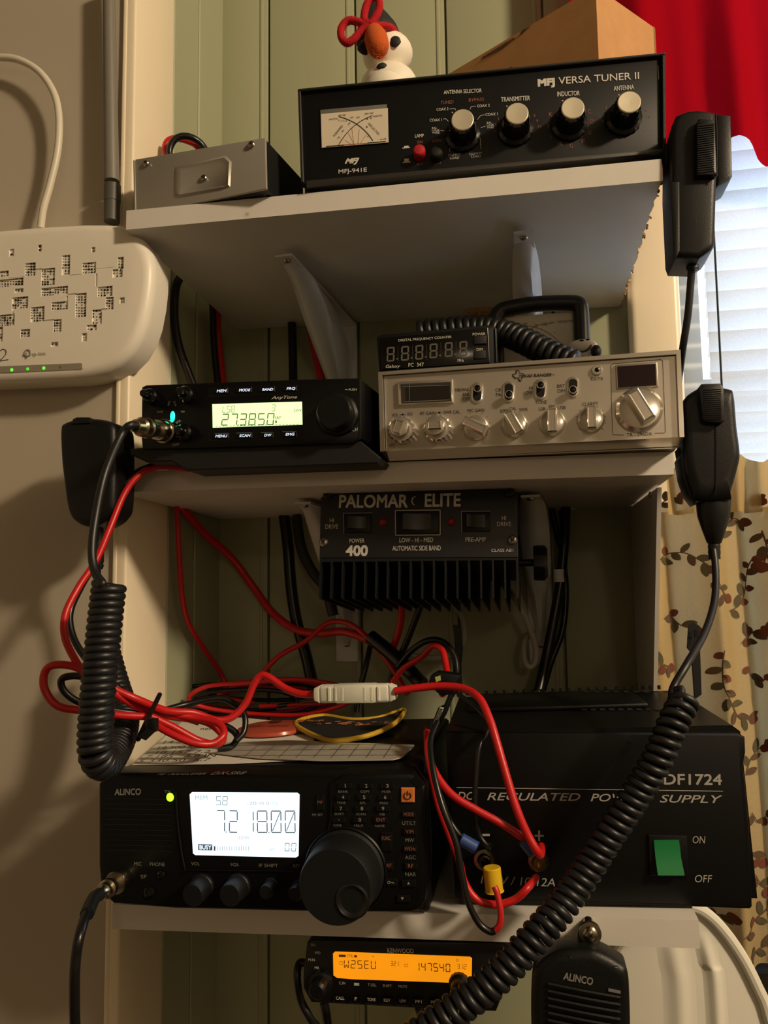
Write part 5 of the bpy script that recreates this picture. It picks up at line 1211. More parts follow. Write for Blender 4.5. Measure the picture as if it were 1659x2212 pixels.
V8 = crop(1380, 780, 2.835)
O = W(1540, 1180, .587)
D = Dev('hand_microphone', 'rounded black hand microphone with ribbed button at middle shelf end', 'microphone', (O.x, .587, O.z))
out = [V8(272, 260), V8(340, 180), V8(420, 158), V8(550, 168), V8(582, 205), V8(600, 400), V8(620, 560), V8(610, 640), V8(560, 820), V8(555, 850), V8(362, 858), V8(320, 800), V8(285, 680), V8(272, 500)]
D.add('body', MB().slab(D.poly(soft(out), -.016), -.020, .014, .006), mic_m)
D.add('talk_button', MB().prism(D.poly([V8(365, 165), V8(385, 138), V8(500, 135), V8(520, 160), V8(527, 365), V8(505, 383), V8(405, 375), V8(388, 360)], -.026), -.027, -.019, .002, 2), mic_m)
rb = MB()
for k in range(15):
    p0, p1 = D.p(V8(395, 178 + k * 13), -.027), D.p(V8(505, 172 + k * 13), -.027); rb.box(p0.x, p1.x, -.0276, -.0268, p0.z, p1.z)
D.add('talk_button_rib', rb, mic_m, kind='stuff')
D.add('case_seam', MB().tube([D.p(V8(x, y), -.0203) for x, y in ((470, 390), (472, 560), (470, 820))], .0005, 5), mic_m)
D.add('back_plate', MB().prism(D.poly([V8(245, 600), V8(270, 560), V8(300, 700), V8(350, 850), V8(345, 880), V8(300, 820), V8(265, 720)], -.012), -.014, .006, .001), mic_m)
D.add('cord_boot', MB().lathe(D.p(V8(455, 850), -.003), (-.02, .05, -1), [(D.px(36), 0), (D.px(35), .004), (D.px(33), .012), (D.px(24), .022), (D.px(15), .031), (D.px(12), .032), (D.px(13), .034), (D.px(12), .036), (D.px(13), .038), (D.px(12), .04), (D.px(12.5), .043)], 24), rubber)
D.add('hang_clip', MB().prism(D.poly([V8(235, 540), V8(275, 500), V8(280, 580), V8(245, 600)]), -.002, .010, .0006), black_matte)

V9 = crop(60, 880, 2.765)
O = W(200, 1138, .556)
D = Dev('hand_microphone', 'slab-shaped black hand microphone clipped to middle shelf end by router wall', 'microphone', (O.x, .556, O.z))
out = [V9(203, 130), V9(225, 95), V9(290, 75), V9(385, 68), V9(470, 78), V9(520, 105), V9(535, 200), V9(530, 560), V9(500, 650), V9(440, 700), V9(375, 715), V9(300, 690), V9(250, 620), V9(222, 430), V9(208, 300)]
D.add('body', MB().slab(D.poly(soft(out), -.016), -.020, .014, .005), mic_m)
D.add('talk_bar', MB().prism(D.poly([V9(275, 75), V9(300, 62), V9(375, 62), V9(388, 76), V9(385, 100), V9(280, 104)], -.018), -.021, .006, .0015), mic_m)
D.add('hang_clip', MB().prism(D.poly([V9(520, 140), V9(560, 150), V9(572, 350), V9(530, 355)]), -.006, .012, .001), black_matte)
D.add('cord_boot', MB().lathe(D.p(V9(415, 700), .0), (0.05, 0, -1), [(D.px(13), 0), (D.px(12), .03), (D.px(10), .032), (D.px(12), .033), (D.px(9), .036)], 18), rubber)

# ---- coiled cords
def coil_obj(name, label, pts, R, r, turns, lead=None, tail=None, **kw):
    P_ = [W(*p) if not isinstance(p, Vector) else p for p in pts]; c_ = P_[0].copy()
    f = lambda l: [(W(*p) if not isinstance(p, Vector) else p) - c_ for p in l] if l else None
    o = MB().coil([p - c_ for p in P_], R, r, turns, f(lead), f(tail), **kw).obj(name, mat('cord_rubber', '17181b', .42), sharp=80); o.location = c_
    return tag(o, label, 'cord')
coil_obj('coiled_cord', 'black coiled cord stretched diagonally across the power supply', [(1483, 1505, .505), (1455, 1560, .495), (1420, 1640, .49), (1370, 1722, .49), (1310, 1812, .487), (1262, 1888, .482), (1210, 1962, .472), (1160, 2020, .462), (1100, 2085, .455), (1040, 2140, .45), (970, 2190, .447), (900, 2240, .445), (820, 2290, .445)],
         .0070, .0025, 50, lead=[(1540, 1178, .585), (1546, 1235, .577), (1543, 1300, .562), (1522, 1368, .54), (1484, 1435, .515), (1455, 1485, .507), (1454, 1512, .50), (1470, 1512, .497)])
coil_obj('coiled_cord', 'black coiled cord hanging in a loop from the green-lit transceiver', [(236, 1262, .462), (228, 1330, .46), (219, 1420, .457), (210, 1520, .455), (206, 1590, .455), (209, 1632, .457), (226, 1648, .470), (248, 1620, .495), (264, 1580, .520), (266, 1540, .540), (248, 1480, .555), (226, 1400, .565)],
            .0086, .0029, 56, lead=[PLUGA - PLUGAX * .006, PLUGA + PLUGAX * .006, (262, 940, .49), (228, 1020, .475), (208, 1110, .468), (199, 1185, .462), (205, 1235, .458), (222, 1262, .452)], tail=[(215, 1340, .568), (210, 1260, .565), (212, 1190, .558)])
ztr2 = ztr + .0012
coil_obj('coiled_cord', 'black coiled cord lying on top of chrome-faced transceiver', [(905, 720, .660), (960, 714, .660), (1030, 711, .660), (1090, 720, .652), (1135, 738, .640), (1190, 766, .630), (1250, 792, .622)], .0086, .0033, 23)
wire('microphone_cable', 'straight black cable dropping from the white-lit desk transceiver plug', [PLUGB - PLUGBX * .004, PLUGB + PLUGBX * .010, (175, 2010, .42), (164, 2070, .415), (161, 2140, .415), (164, 2260, .42), (180, 2600, .43), (220, 3200, .45)], .0030, blk_wire)
pb = PLUGB; MB_ = MB().tube([Vector((0, 0, 0)), PLUGBX * .008, W(188, 1975, .435) - pb + Vector((0, 0, 0))], .0042, 12).obj('strain_relief', rubber); MB_.location = pb; tag(MB_, 'black rubber sleeve behind the desk transceiver plug', 'sleeve')

# ================================================================== ROUTER ON THE LEFT WALL
R = crop(0, 440, 3.95)
O = W(0, 822, .574)
D = Dev('wifi_router', 'white wall-mounted router with patterned vents and green lights', 'router', O)
white_p = mat('router_white_plastic', 'eae4d6', .38)
outl = [(-700, 230), (0, 200), (300, 172), (700, 149), (900, 149), (1020, 160), (1120, 205), (1210, 290), (1275, 400), (1300, 520), (1298, 640), (1280, 800), (1245, 980), (1195, 1130), (1120, 1260), (1020, 1360), (900, 1430), (760, 1475), (600, 1500), (0, 1528), (-700, 1555)]
sh = MB().prism(D.poly([R(*q) for q in outl]), 0, .0328, .0095, 5, back=.97)
shell_me = sh.mesh('shell', white_p, 40)
rects = [(525, 435, 600, 610), (700, 495, 820, 600), (210, 500, 305, 620), (350, 545, 470, 700), (350, 700, 580, 790), (-60, 570, 75, 630), (-60, 630, 200, 720), (125, 720, 200, 762), (830, 700, 960, 795), (900, 795, 970, 905), (785, 900, 870, 1030), (740, 1030, 825, 1085), (640, 760, 738, 970), (440, 830, 580, 910), (100, 790, 240, 900), (260, 875, 380, 1010), (455, 985, 525, 1095), (-60, 940, 125, 1050), (-60, 1050, 25, 1180), (325, 350, 355, 410), (78, 385, 120, 450), (780, 370, 812, 415), (1005, 455, 1055, 555), (960, 555, 1045, 630), (1020, 800, 1062, 850), (175, 1070, 255, 1140), (435, 1180, 495, 1220), (698, 1105, 740, 1175)]
thin = [(75, 622, 215, 634), (300, 553, 355, 565), (595, 600, 705, 610), (815, 598, 830, 705), (818, 542, 970, 554), (575, 765, 645, 777), (565, 788, 577, 832), (102, 898, 116, 945), (378, 988, 458, 999), (865, 894, 905, 906)]
cut = MB()
for k, (x0_, y0_, x1_, y1_) in enumerate(rects + thin):
    a, b = D.p(R(x0_, y1_)), D.p(R(x1_, y0_)); e = .00001 * k
    cut.box(a.x - e, b.x + e, -.002, .0013 + e, a.z - e, b.z + e)
cut_o = bpy.data.objects.new('cutter', cut.mesh('cutter', white_p)); COL.objects.link(cut_o)
tmp = bpy.data.objects.new('shell_source', shell_me); COL.objects.link(tmp)
bo = tmp.modifiers.new('recess', 'BOOLEAN'); bo.operation = 'DIFFERENCE'; bo.object = cut_o; bo.solver = 'EXACT'; bo.use_self = True
dg = bpy.context.evaluated_depsgraph_get(); me2 = bpy.data.meshes.new_from_object(tmp.evaluated_get(dg))
bpy.data.objects.remove(tmp); bpy.data.objects.remove(cut_o)
me2.name = 'shell'; me2.polygons.foreach_set('use_smooth', [True] * len(me2.polygons)); me2.set_sharp_from_angle(angle=rad(40))
so = bpy.data.objects.new('shell', me2); COL.objects.link(so); so.parent = D.root
hol = MB(); rr = random.Random(3)
for (x0_, y0_, x1_, y1_) in rects:
    w_, h_ = x1_ - x0_, y1_ - y0_
    nx, ny = max(1, int(w_ / 22)), max(1, int(h_ / 22))
    for i in range(nx):
        for j in range(ny):
            cx = x0_ + (i + .5) * w_ / nx; cy = y0_ + (j + .5) * h_ / ny; t = rr.random()
            if t < .12: continue
            a_, b_ = (3.5, 3.5) if t < .4 else ((8.5, 3.2) if t < .62 else ((3.2, 8.5) if t < .84 else (7.5, 7.5)))
            p0_, p1_ = D.p(R(cx - a_, cy + b_), .0012), D.p(R(cx + a_, cy - b_), .0012); hol.box(p0_.x, p1_.x, .0008, .0012, p0_.z, p1_.z)
D.add('vent_slot', hol, dark_hole)
bar = D.add('light_bar', MB().prism(D.poly([R(-60, 1390), R(690, 1360), R(705, 1368), R(706, 1405), R(695, 1415), R(-60, 1450)]), -.0004, .001, .0002, 1), mat('router_grey_bar', '8d8676', .45))
for x, y in ((100, 1418), (235, 1410), (373, 1403)):
    c_ = D.p(R(x, y), -.0005); D.add('indicator', MB().ball((c_.x, -.0005, c_.z), D.px(3.6), .0006, D.px(3.6), 12), emis('router_green_led', '5cff3c', 1.6 if x != 235 else .8))
L = MB(); L.text(D, 'tp-link', R(272, 1290), R(392, 1283), 10.5); c_ = D.p(R(236, 1275), -.0003)
ringp = [(c_.x + D.px(7.2) * math.cos(a), -.0003, c_.z + D.px(7.2) * math.sin(a)) for a in [i * math.pi / 8 for i in range(16)]]
L.tube(ringp, D.px(1.9), 6, 1, True); L.quad(D, [R(212, 1270), R(228, 1270), R(228, 1325), R(212, 1325)]).quad(D, [R(190, 1292), R(228, 1292), R(228, 1306), R(190, 1306)])
D.add('lettering', L, mat('router_grey_print', '8f887a', .5))
L = MB().text(D, '0', R(505, 1396), R(521, 1395), 5, -.0006); L.tube([D.p(R(x, y), -.0003) for x, y in ((-6, 1265), (20, 1242), (48, 1250), (50, 1280), (20, 1320), (-10, 1342), (30, 1336), (70, 1330))], D.px(.8), 5)
D.add('lettering', L, mat('dark_marker', '3b342c', .6))
# antenna
an = crop(0, 0, 2.5136)
ag = mat('antenna_grey_plastic', '77736b', .45)
a0, a1 = D.p(an(605, 1195), .018), D.p(an(592, -30), .018)
D.add('antenna_hinge', MB().lathe(D.p(an(607, 1205), .018), (0, 0, 1), [(D.px(17), 0), (D.px(17), .018), (D.px(18), .0185), (D.px(18), .034), (D.px(16.5), .0345)], 20), mat('antenna_hinge_grey', '55534d', .5))
b_ = D.p(an(607, 985), .018); tt = D.p(an(590, -120), .018)
D.add('antenna', MB().tube([b_, b_.lerp(tt, .5), tt], lambda t: D.px(16.5) - D.px(3.5) * t, 16, 4), ag)
wire('network_cable', 'thick white cable arching down into the router', [(-60, 130, .590), (0, 124, .590), (45, 131, .590), (88, 158, .590), (118, 205, .590), (128, 260, .590), (124, 330, .590), (108, 400, .590), (94, 450, .590), (88, 492, .592)], .0033, white_wire)

# ================================================================== WIRES
def lay(z): return z
# red and black power pair of the green-lit transceiver
AP = [(430, 1016, .575), (385, 1010, .568), (335, 1010, .562), (298, 1028, .552), (268, 1068, .545), (240, 1135, .535), (208, 1210, .52), (170, 1268, .505), (142, 1325, .495), (140, 1375, .488), (162, 1425, .484), (190, 1462, .482), (228, 1483, .484), (275, 1515, .495), (330, 1540, .515), (400, 1552, .53), (450, 1562, .535), (482, 1590, .535), (470, 1607, .53), (430, 1600, .525), (370, 1568, .515), (320, 1545, .505)]
wire('power_wire', 'red wire draped over middle shelf edge and looped beside coiled cord', AP, .0026, red_wire, n=8)
wire('power_wire', 'black wire draped over middle shelf edge beside the red one', [(430, 1010, .58), (372, 1005, .574), (322, 1008, .567), (285, 1030, .558), (258, 1075, .55), (236, 1140, .54), (212, 1205, .535), (178, 1262, .52), (152, 1320, .51), (156, 1370, .505), (180, 1415, .502), (215, 1450, .503), (260, 1490, .51), (320, 1530, .524), (380, 1545, .545), (430, 1560, .55)], .0026, blk_wire, n=8)
wire('power_wire', 'red wire looped widest to the wall side of the coiled cord', [(330, 1548, .512), (260, 1545, .50), (180, 1535, .49), (125, 1525, .485), (97, 1490, .483), (96, 1455, .483), (115, 1437, .483), (160, 1440, .484), (205, 1465, .487), (250, 1490, .492), (300, 1512, .50), (360, 1535, .52), (420, 1540, .535), (465, 1555, .54), (500, 1550, .545), (530, 1520, .55), (548, 1480, .552), (562, 1460, .553), (580, 1462, .553), (615, 1486, .552), (650, 1499, .55), (690, 1500, .548)], .0027, red_wire, n=8)
wire('power_wire', 'black wire forming a small loop behind the coiled cord', [(330, 1545, .52), (250, 1535, .505), (180, 1520, .495), (145, 1500, .49), (132, 1478, .488), (140, 1463, .488), (180, 1462, .49), (240, 1485, .497), (300, 1525, .512), (370, 1548, .53), (440, 1555, .545), (490, 1570, .55), (512, 1590, .55), (500, 1612, .545), (470, 1618, .54)], .0026, blk_wire, n=8)
wire('power_wire', 'red wire bight lying across the handwritten paper', [(322, 1558, .507), (370, 1585, .505), (420, 1605, .508), (460, 1606, .515), (484, 1585, .522), (470, 1562, .528), (420, 1550, .53), (360, 1540, .522)], .0026, red_wire, n=8)
wire('power_wire', 'black wire crossing above the handwritten paper beside the badge', [(335, 1540, .53), (400, 1522, .55), (470, 1508, .56), (505, 1520, .562), (528, 1545, .56), (527, 1580, .555), (510, 1600, .55)], .0024, blk_wire, n=8)
zt_ = MB(); P0 = W(322, 1548, .508); 
for a in (0,):
    zt_.tube([Vector((.006 * math.cos(t), .010 * math.sin(t) , .014 * math.sin(t) * .6 + .012 * math.cos(t))) for t in [i * math.pi / 6 for i in range(12)]], .0018, 6, 2, True)
root = bpy.data.objects.new('cable_tie', None); COL.objects.link(root); root.location = P0; tag(root, 'black cable tie cinching the red and black wires', 'cable tie')
zt_.obj('band', blk_wire, root)
pa, pb_, pc_ = W(328, 1558, .49) - P0, W(326, 1580, .488) - P0, W(306, 1596, .486) - P0
MB().rbox(pa.x - .004, pa.x + .004, pa.y - .002, pa.y + .003, pa.z - .007, pa.z + .002, .001).obj('tie_head', blk_wire, root)
MB().add([pb_ + Vector((-.003, 0, .002)), pb_ + Vector((.003, 0, .0)), pc_ + Vector((.003, 0, -.001)), pc_ + Vector((-.003, 0, .001)), pb_ + Vector((-.003, .001, .002)), pb_ + Vector((.003, .001, .0)), pc_ + Vector((.003, .001, -.001)), pc_ + Vector((-.003, .001, .001))], [(0, 1, 2, 3), (7, 6, 5, 4), (0, 4, 5, 1), (1, 5, 6, 2), (2, 6, 7, 3), (3, 7, 4, 0)]).obj('tie_tail', blk_wire, root)
# inline fuse holder
FQ = crop(340, 1300, 2.304)
O = W(768, 1497, .545)
D = Dev('inline_fuse_holder', 'frosted white inline fuse holder on the red wire', 'fuse holder', O, roll=1.5)
frost = mat('frosted_nylon', 'd3d4c6', .45, spec=.4, noise=.05, nscale=120)
a, b = D.p((682, 1500)), D.p((857, 1493)); hl = (b.x - a.x) / 2; zr = D.px(19)
D.add('shell', MB().rbox(-hl + .004, hl - .004, -.006, .006, -zr, zr, .0025, 3), frost)
for sx in (-1, 1):
    D.add('end_cap', MB().prism([(sx * (hl - .0045), -zr * .96), (sx * (hl - .0045), zr * .96), (sx * hl * .985, zr * .7), (sx * hl, zr * .3), (sx * hl, -zr * .3), (sx * hl * .985, -zr * .7)][::sx], -.0058, .0058, .001), frost)
    for k in range(3): D.add('grip_rib', MB().rbox(sx * (hl - .012 - k * .005) - .0012, sx * (hl - .012 - k * .005) + .0012, -.0068, -.005, -zr * .8, zr * .8, .0005, 1), frost)
D.add('collar', MB().rbox(-hl * .5, hl * .55, -.0066, .0066, -zr * 1.04, zr * 1.04, .002, 2), frost)
wire('power_wire', 'red wire arching from fuse holder down to the positive post', [(853, 1493, .546), (900, 1486, .546), (950, 1482, .545), (1000, 1487, .54), (1035, 1508, .53), (1058, 1555, .52), (1075, 1610, .513), (1095, 1680, .507), (1115, 1745, .503), (1138, 1800, .502), (1165, 1845, .503), TP + Vector((.002, -.012, .010))], .0027, red_wire, n=8)
# leads in front of the power supply
wire('power_wire', 'red wire with blue lug slanting to the positive post', [(925, 1575, .545), (924, 1615, .525), (938, 1665, .51), (975, 1715, .503), (1030, 1750, .502), (1085, 1780, .502), (1135, 1815, .503), TP + Vector((-.006, -.009, .006))], .0025, red_wire, n=8)
wire('power_wire', 'red wire hanging in a low loop below the positive post', [(922, 1580, .54), (926, 1640, .52), (945, 1730, .505), (970, 1800, .50), (992, 1860, .498), (1003, 1905, .497), (1030, 1943, .496), (1070, 1954, .496), (1112, 1943, .497), (1142, 1915, .499), TP + Vector((-.002, -.010, -.010))], .0024, red_wire, n=8)
wire('power_wire', 'black wire hanging down to a low bight under the binding posts', [(945, 1560, .54), (930, 1600, .525), (935, 1660, .51), (955, 1740, .50), (985, 1820, .497), (998, 1890, .495), (1012, 1950, .494), (1035, 1995, .494), (1058, 2012, .494), (1070, 2010, .494)], .0021, blk_wire, n=8)
wire('power_wire', 'thin red wire rising from the low bight to the yellow lug', [(1070, 2010, .494), (1080, 1995, .494), (1081, 1965, .495), (1074, 1930, .497), (1068, 1915, .498)], .0019, red_wire, n=8)
wire('power_wire', 'thin black wire curving down to the negative post', [(990, 1500, .56), (1030, 1530, .55), (1055, 1560, .535), (1050, 1585, .52), (1035, 1615, .512), (1028, 1680, .508), (1026, 1740, .506), (1034, 1800, .506), (1055, 1830, .507), TN + Vector((.004, -.006, .008))], .0018, blk_wire, n=8)
wire('power_wire', 'black wire with blue lug reaching the negative post', [(930, 1560, .54), (928, 1620, .52), (945, 1700, .508), (970, 1770, .503), (1000, 1815, .503), TN + Vector((-.008, -.006, .004))], .0021, blk_wire, n=8)
def lug(name, label, u0, v0, u1, v1, Y, r, m_):
    a, b = W(u0, v0, Y), W(u1, v1, Y); d = b - a
    o = MB().lathe((0, 0, 0), d, [(r * .9, 0), (r, .0006), (r, d.length - .0006), (r * 1.1, d.length)], 16).obj(name, m_); o.location = a; tag(o, label, 'terminal')
bluel = mat('blue_lug_vinyl', '2f4a86', .4); yell = mat('yellow_lug_vinyl', 'd9b321', .4)
lug('crimp_lug', 'blue crimp lug at the positive post', 1130, 1813, 1153, 1842, .5025, .0042, bluel)
lug('crimp_lug', 'blue crimp lug at the negative post', 995, 1812, 1030, 1832, .5035, .0040, bluel)
lug('crimp_lug', 'yellow crimp lug hanging below the negative post', 1062, 1873, 1068, 1925, .498, .0056, yell)
ringm = MB()
for c_, nm, lb in ((TP, 'ring_terminal', 'plated ring terminal on the positive post'), (TN, 'ring_terminal', 'plated ring terminal on the negative post')):
    o = MB().lathe((0, 0, 0), (0, -1, 0), [(.0066, 0), (.0066, .001), (.0044, .001), (.0044, 0)], 24, caps=False).obj(nm, nickel); o.location = c_ + Vector((0, -.0095, 0)); tag(o, lb, 'terminal')
# fuse block with printed label
FS = crop(860, 1400, 2.0764)
D = Dev('blade_fuse_holder', 'black blade fuse holder with white printed tag among the wires', 'fuse holder', W(952, 1500, .575))
D.add('body', MB().prism(D.poly([FS(150, 120), FS(175, 105), FS(275, 118), FS(280, 130), FS(240, 200), FS(200, 215), FS(135, 160)]), -.004, .010, .001), black_plastic)
c_ = D.poly([FS(155, 345), FS(175, 290), FS(200, 265), FS(208, 275), FS(180, 345), FS(165, 360)]); D.add('cap_window', MB().quad(D, [FS(165, 130), FS(190, 122), FS(192, 145), FS(170, 152)], -.0043), mat('pale_green_fuse', 'a5b56a', .4))
D.add('holder_sleeve', MB().prism(D.poly([FS(148, 350), FS(180, 268), FS(205, 258), FS(230, 200), FS(250, 210), FS(215, 300), FS(175, 370), FS(155, 368)]), -.003, .006, .001), black_plastic)
tg = D.add('printed_tag', MB().quad(D, [FS(152, 350), FS(188, 262), FS(206, 268), FS(168, 358)], -.0034), mat('white_tag', 'c9c8c0', .6))
D.add('lettering', MB().text(D, 'FUSE20A', FS(162, 350), FS(196, 270), 8, -.0037), print_k, tg)
# back-of-alcove cables
wire('feed_cable', 'red cable sweeping across the green boards to the amplifier', [(384, 1076, .690), (395, 1098, .698), (440, 1150, .74), (500, 1205, .775), (545, 1265, .78), (590, 1325, .775), (640, 1360, .765), (690, 1368, .755), (745, 1365, .745), (800, 1385, .735), (845, 1415, .725), (880, 1450, .715), (915, 1480, .70)], .0042, red_wire, n=8)
wire('feed_cable', 'thin red cable slanting down the green boards behind tangle', [(381, 1078, .680), (383, 1110, .680), (387, 1200, .682), (394, 1290, .69), (407, 1345, .705), (440, 1400, .74), (480, 1460, .765), (490, 1500, .76)], .0026, red_wire, n=8)
wire('feed_cable', 'thin red cable rising toward the bracket foot', [(545, 1480, .74), (600, 1420, .745), (660, 1385, .75), (710, 1345, .755), (760, 1350, .75), (810, 1395, .74), (845, 1440, .73), (880, 1500, .715)], .0026, red_wire, n=8)
wire('feed_cable', 'red cable rising behind the amplifier fins', [(868, 1300, .70), (866, 1340, .71), (858, 1375, .715), (845, 1410, .72)], .0034, red_wire)
wire('feed_cable', 'black cable rising behind the amplifier fins', [(912, 1300, .70), (895, 1345, .705), (875, 1395, .71), (850, 1450, .715), (840, 1500, .715)], .0030, blk_wire)
wire('feed_cable', 'heavy black heat-shrunk joint slanting behind the fuse holder', [(800, 1375, .72), (845, 1412, .71), (880, 1445, .70), (912, 1478, .69)], .0068, blk_wire)
wire('feed_cable', 'black cable arching above the blade fuse holder', [(860, 1440, .69), (890, 1405, .68), (925, 1384, .67), (958, 1388, .665), (982, 1420, .66), (986, 1465, .65), (975, 1500, .63)], .0030, blk_wire)
wire('feed_cable', 'red cable arching above the blade fuse holder', [(840, 1485, .70), (870, 1445, .69), (910, 1420, .68), (935, 1396, .67), (955, 1405, .665), (964, 1440, .655), (966, 1470, .64), (955, 1500, .62)], .0028, red_wire)
wire('coax_cable', 'thick black cable hanging beside the bracket behind amplifier', [(612, 1100, .783), (622, 1180, .78), (628, 1260, .778), (640, 1340, .775), (662, 1420, .77), (680, 1500, .76)], .0062, blk_wire)
wire('coax_cable', 'second thick black cable crossing behind the amplifier', [(640, 1115, .775), (650, 1180, .77), (672, 1230, .765), (705, 1275, .757), (720, 1330, .757)], .0055, mat('charcoal_cable', '1d1f20', .5))
wire('coax_cable', 'black cable with white tag hanging beside support board', [(1222, 1096, .785), (1218, 1180, .78), (1210, 1260, .775), (1196, 1340, .77), (1180, 1420, .765), (1162, 1500, .75)], .0050, blk_wire)
o = MB().lathe((0, 0, 0), (W(1207, 1234, .7753) - W(1208, 1256, .7753)), [(.0056, 0), (.0056, .0125)], 18).obj('cable_tag', mat('white_tape', 'd8d6ce', .5)); o.location = W(1208.5, 1257, .7752); tag(o, 'white tape band round the hanging black cable', 'tag')
wire('coax_cable', 'thin black cable crossing behind the tagged cable', [(1190, 1096, .795), (1203, 1150, .795), (1215, 1200, .795), (1222, 1280, .795), (1215, 1360, .79), (1190, 1430, .785), (1170, 1500, .77)], .0034, blk_wire)
wire('grey_cable', 'grey cable looping below the bracket beside support board', [(1070, 1248, .745), (1110, 1290, .75), (1140, 1345, .755), (1157, 1400, .76), (1155, 1432, .76), (1142, 1440, .76), (1132, 1420, .765), (1134, 1385, .77), (1150, 1360, .775)], .0030, grey_wire, n=8)
wire('grey_cable', 'grey cable curving behind the upright black strap', [(975, 1300, .76), (995, 1325, .768), (1003, 1355, .772), (998, 1395, .775), (960, 1418, .775), (910, 1420, .772), (870, 1405, .768)], .0030, grey_wire, n=8)
wire('coax_cable', 'black cable bowing down behind the router corner', [(395, 590, .690), (381, 620, .683), (377, 680, .682), (385, 740, .685), (403, 795, .69), (425, 850, .70)], .0040, blk_wire)
wire('feed_cable', 'thick red cable dropping behind the green-lit transceiver', [(468, 655, .765), (470, 720, .762), (476, 790, .76), (484, 850, .755)], .0046, red_wire)
wire('feed_cable', 'thick black cable paired with the red one', [(459, 650, .752), (461, 720, .75), (466, 790, .748), (473, 850, .745)], .0036, blk_wire)
wire('coax_cable', 'black cable through the shelf notch behind the green-lit transceiver', [(630, 690, .796), (632, 740, .79), (633, 800, .785), (634, 850, .775)], .0048, blk_wire)
wire('feed_cable', 'red cable beside the bracket above the green-lit transceiver', [(668, 690, .792), (676, 740, .788), (690, 800, .78), (700, 850, .77)], .0042, red_wire)
# tangle of thin dark wires lying behind the desk transceiver
tr_ = random.Random(5)
for k in range(7):
    pts = []; cx, cy = 560 + tr_.uniform(-30, 60), 1490 + tr_.uniform(-12, 22); rx, ry = tr_.uniform(90, 190), tr_.uniform(14, 40); yb2 = .715 + .012 * k
    for i in range(11):
        a = i * .62 + k; pts.append((cx + rx * math.cos(a) * (1 + .1 * tr_.random()), cy + ry * math.sin(a) + 8 * tr_.random(), min(.795, yb2 + .012 * math.sin(a * 1.3))))
    wire('thin_wire', ('thin black wire' if k % 2 else 'thin red wire') + ' in the tangle behind the desk transceiver', pts, .0022, blk_wire if k % 2 else red_wire, group='thin wires tangled behind the desk transceiver', n=6)
wire('feed_cable', 'black cable dropping beside the frosted fuse holder', [(800, 1395, .75), (790, 1440, .74), (775, 1500, .735), (770, 1540, .73)], .0028, blk_wire)

# ================================================================== PAPERS ON THE DESK TRANSCEIVER
D = DX; Qc = crop(340, 1300, 2.304)
def sheet(name, label, cat, uvs, lift, th, m_, dome=0.0):
    P_ = [D.M @ (D.pz(q_, DXTOP) + Vector((0, 0, lift))) for q_ in uvs]; c_ = sum(P_, Vector()) / len(P_)
    n = len(P_); up = D.M.to_3x3() @ Vector((0, 0, th))
    root = bpy.data.objects.new(name, None); COL.objects.link(root); root.location = c_; tag(root, label, cat)
    mb = MB().add([p_ - c_ for p_ in P_] + [p_ - c_ + up for p_ in P_], [tuple(range(n))[::-1], tuple(range(n, 2 * n))] + [(i, (i + 1) % n, n + (i + 1) % n, n + i) for i in range(n)])
    return root, c_, mb
def on_top(c_, u, v, lift): return (D.M @ (D.pz((u, v), DXTOP) + Vector((0, 0, lift)))) - c_
def top_str(mb, c_, s_, a, b, dv, lift, **kw):
    A_, B_ = on_top(c_, *a, lift), on_top(c_, *b, lift); up = on_top(c_, (a[0] + b[0]) / 2, (a[1] + b[1]) / 2 - dv, lift) - (A_ + B_) / 2
    vs_, fs = text_mesh(s_, **kw); mb.add([A_ + (B_ - A_) * p_ + up * (q_ - .5) * 2 for p_, q_ in vs_], fs)
pap = mat('white_paper', 'dcd8cc', .75)
r_, c_, mb = sheet('handwritten_note', 'white paper note with black handwriting under the wires', 'paper', [(285, 1655), (505, 1652), (700, 1642), (660, 1565), (520, 1552), (395, 1560)], .0006, .0003, pap)
mb.obj('sheet', pap, r_); ink = MB()
for s_, a, b, dv in (('7.272', (372, 1597), (400, 1595), 4), ('14.290', (352, 1606), (420, 1604), 5), ('14.300 SSB', (340, 1618), (440, 1615), 5), ('18.157 7.2', (335, 1628), (455, 1626), 5), ('7.185   3.8 IN', (315, 1637), (470, 1634), 5), ('5.330.50  5.7', (298, 1647), (458, 1643), 5), ('net', (432, 1577), (458, 1577), 4)):
    top_str(ink, c_, s_, a, b, dv * .62, .0010, bold=.01, shear=.3)
ink.obj('handwriting', print_k, r_)['kind'] = 'stuff'
r_, c_, mb = sheet('laminated_card', 'laminated printed chart card with rounded corner on the desk transceiver', 'card', [(468, 1634), (505, 1612), (620, 1606), (760, 1612), (895, 1617), (890, 1624), (868, 1644), (850, 1649), (700, 1651), (560, 1645)], .0020, .0007, None)
mb.obj('sheet', mat('laminate_grey', 'b8b4a8', .15), r_); ink = MB()
for v0, v1 in ((1618, 1616), (1629, 1627), (1640, 1640)):
    a, b = on_top(c_, 505, v0, .0029), on_top(c_, 880, v1, .0029); w_ = Vector((0, .0004, 0)); ink.add([a - w_, b - w_, b + w_, a + w_], [(0, 1, 2, 3)])
for k in range(9):
    a, b = on_top(c_, 560 + 36 * k, 1616, .0029), on_top(c_, 525 + 38 * k, 1646, .0029); w_ = Vector((.0003, 0, 0)); ink.add([a - w_, b - w_, b + w_, a + w_], [(0, 1, 2, 3)])
for k in range(3):
    for j in range(5): 
        a, b = on_top(c_, 585 + 75 * k - 6 * j, 1618 + 2.2 * j, .0029), on_top(c_, 620 + 75 * k - 6 * j, 1618 + 2.2 * j, .0029); w_ = Vector((0, .0002, 0)); ink.add([a - w_, b - w_, b + w_, a + w_], [(0, 1, 2, 3)])
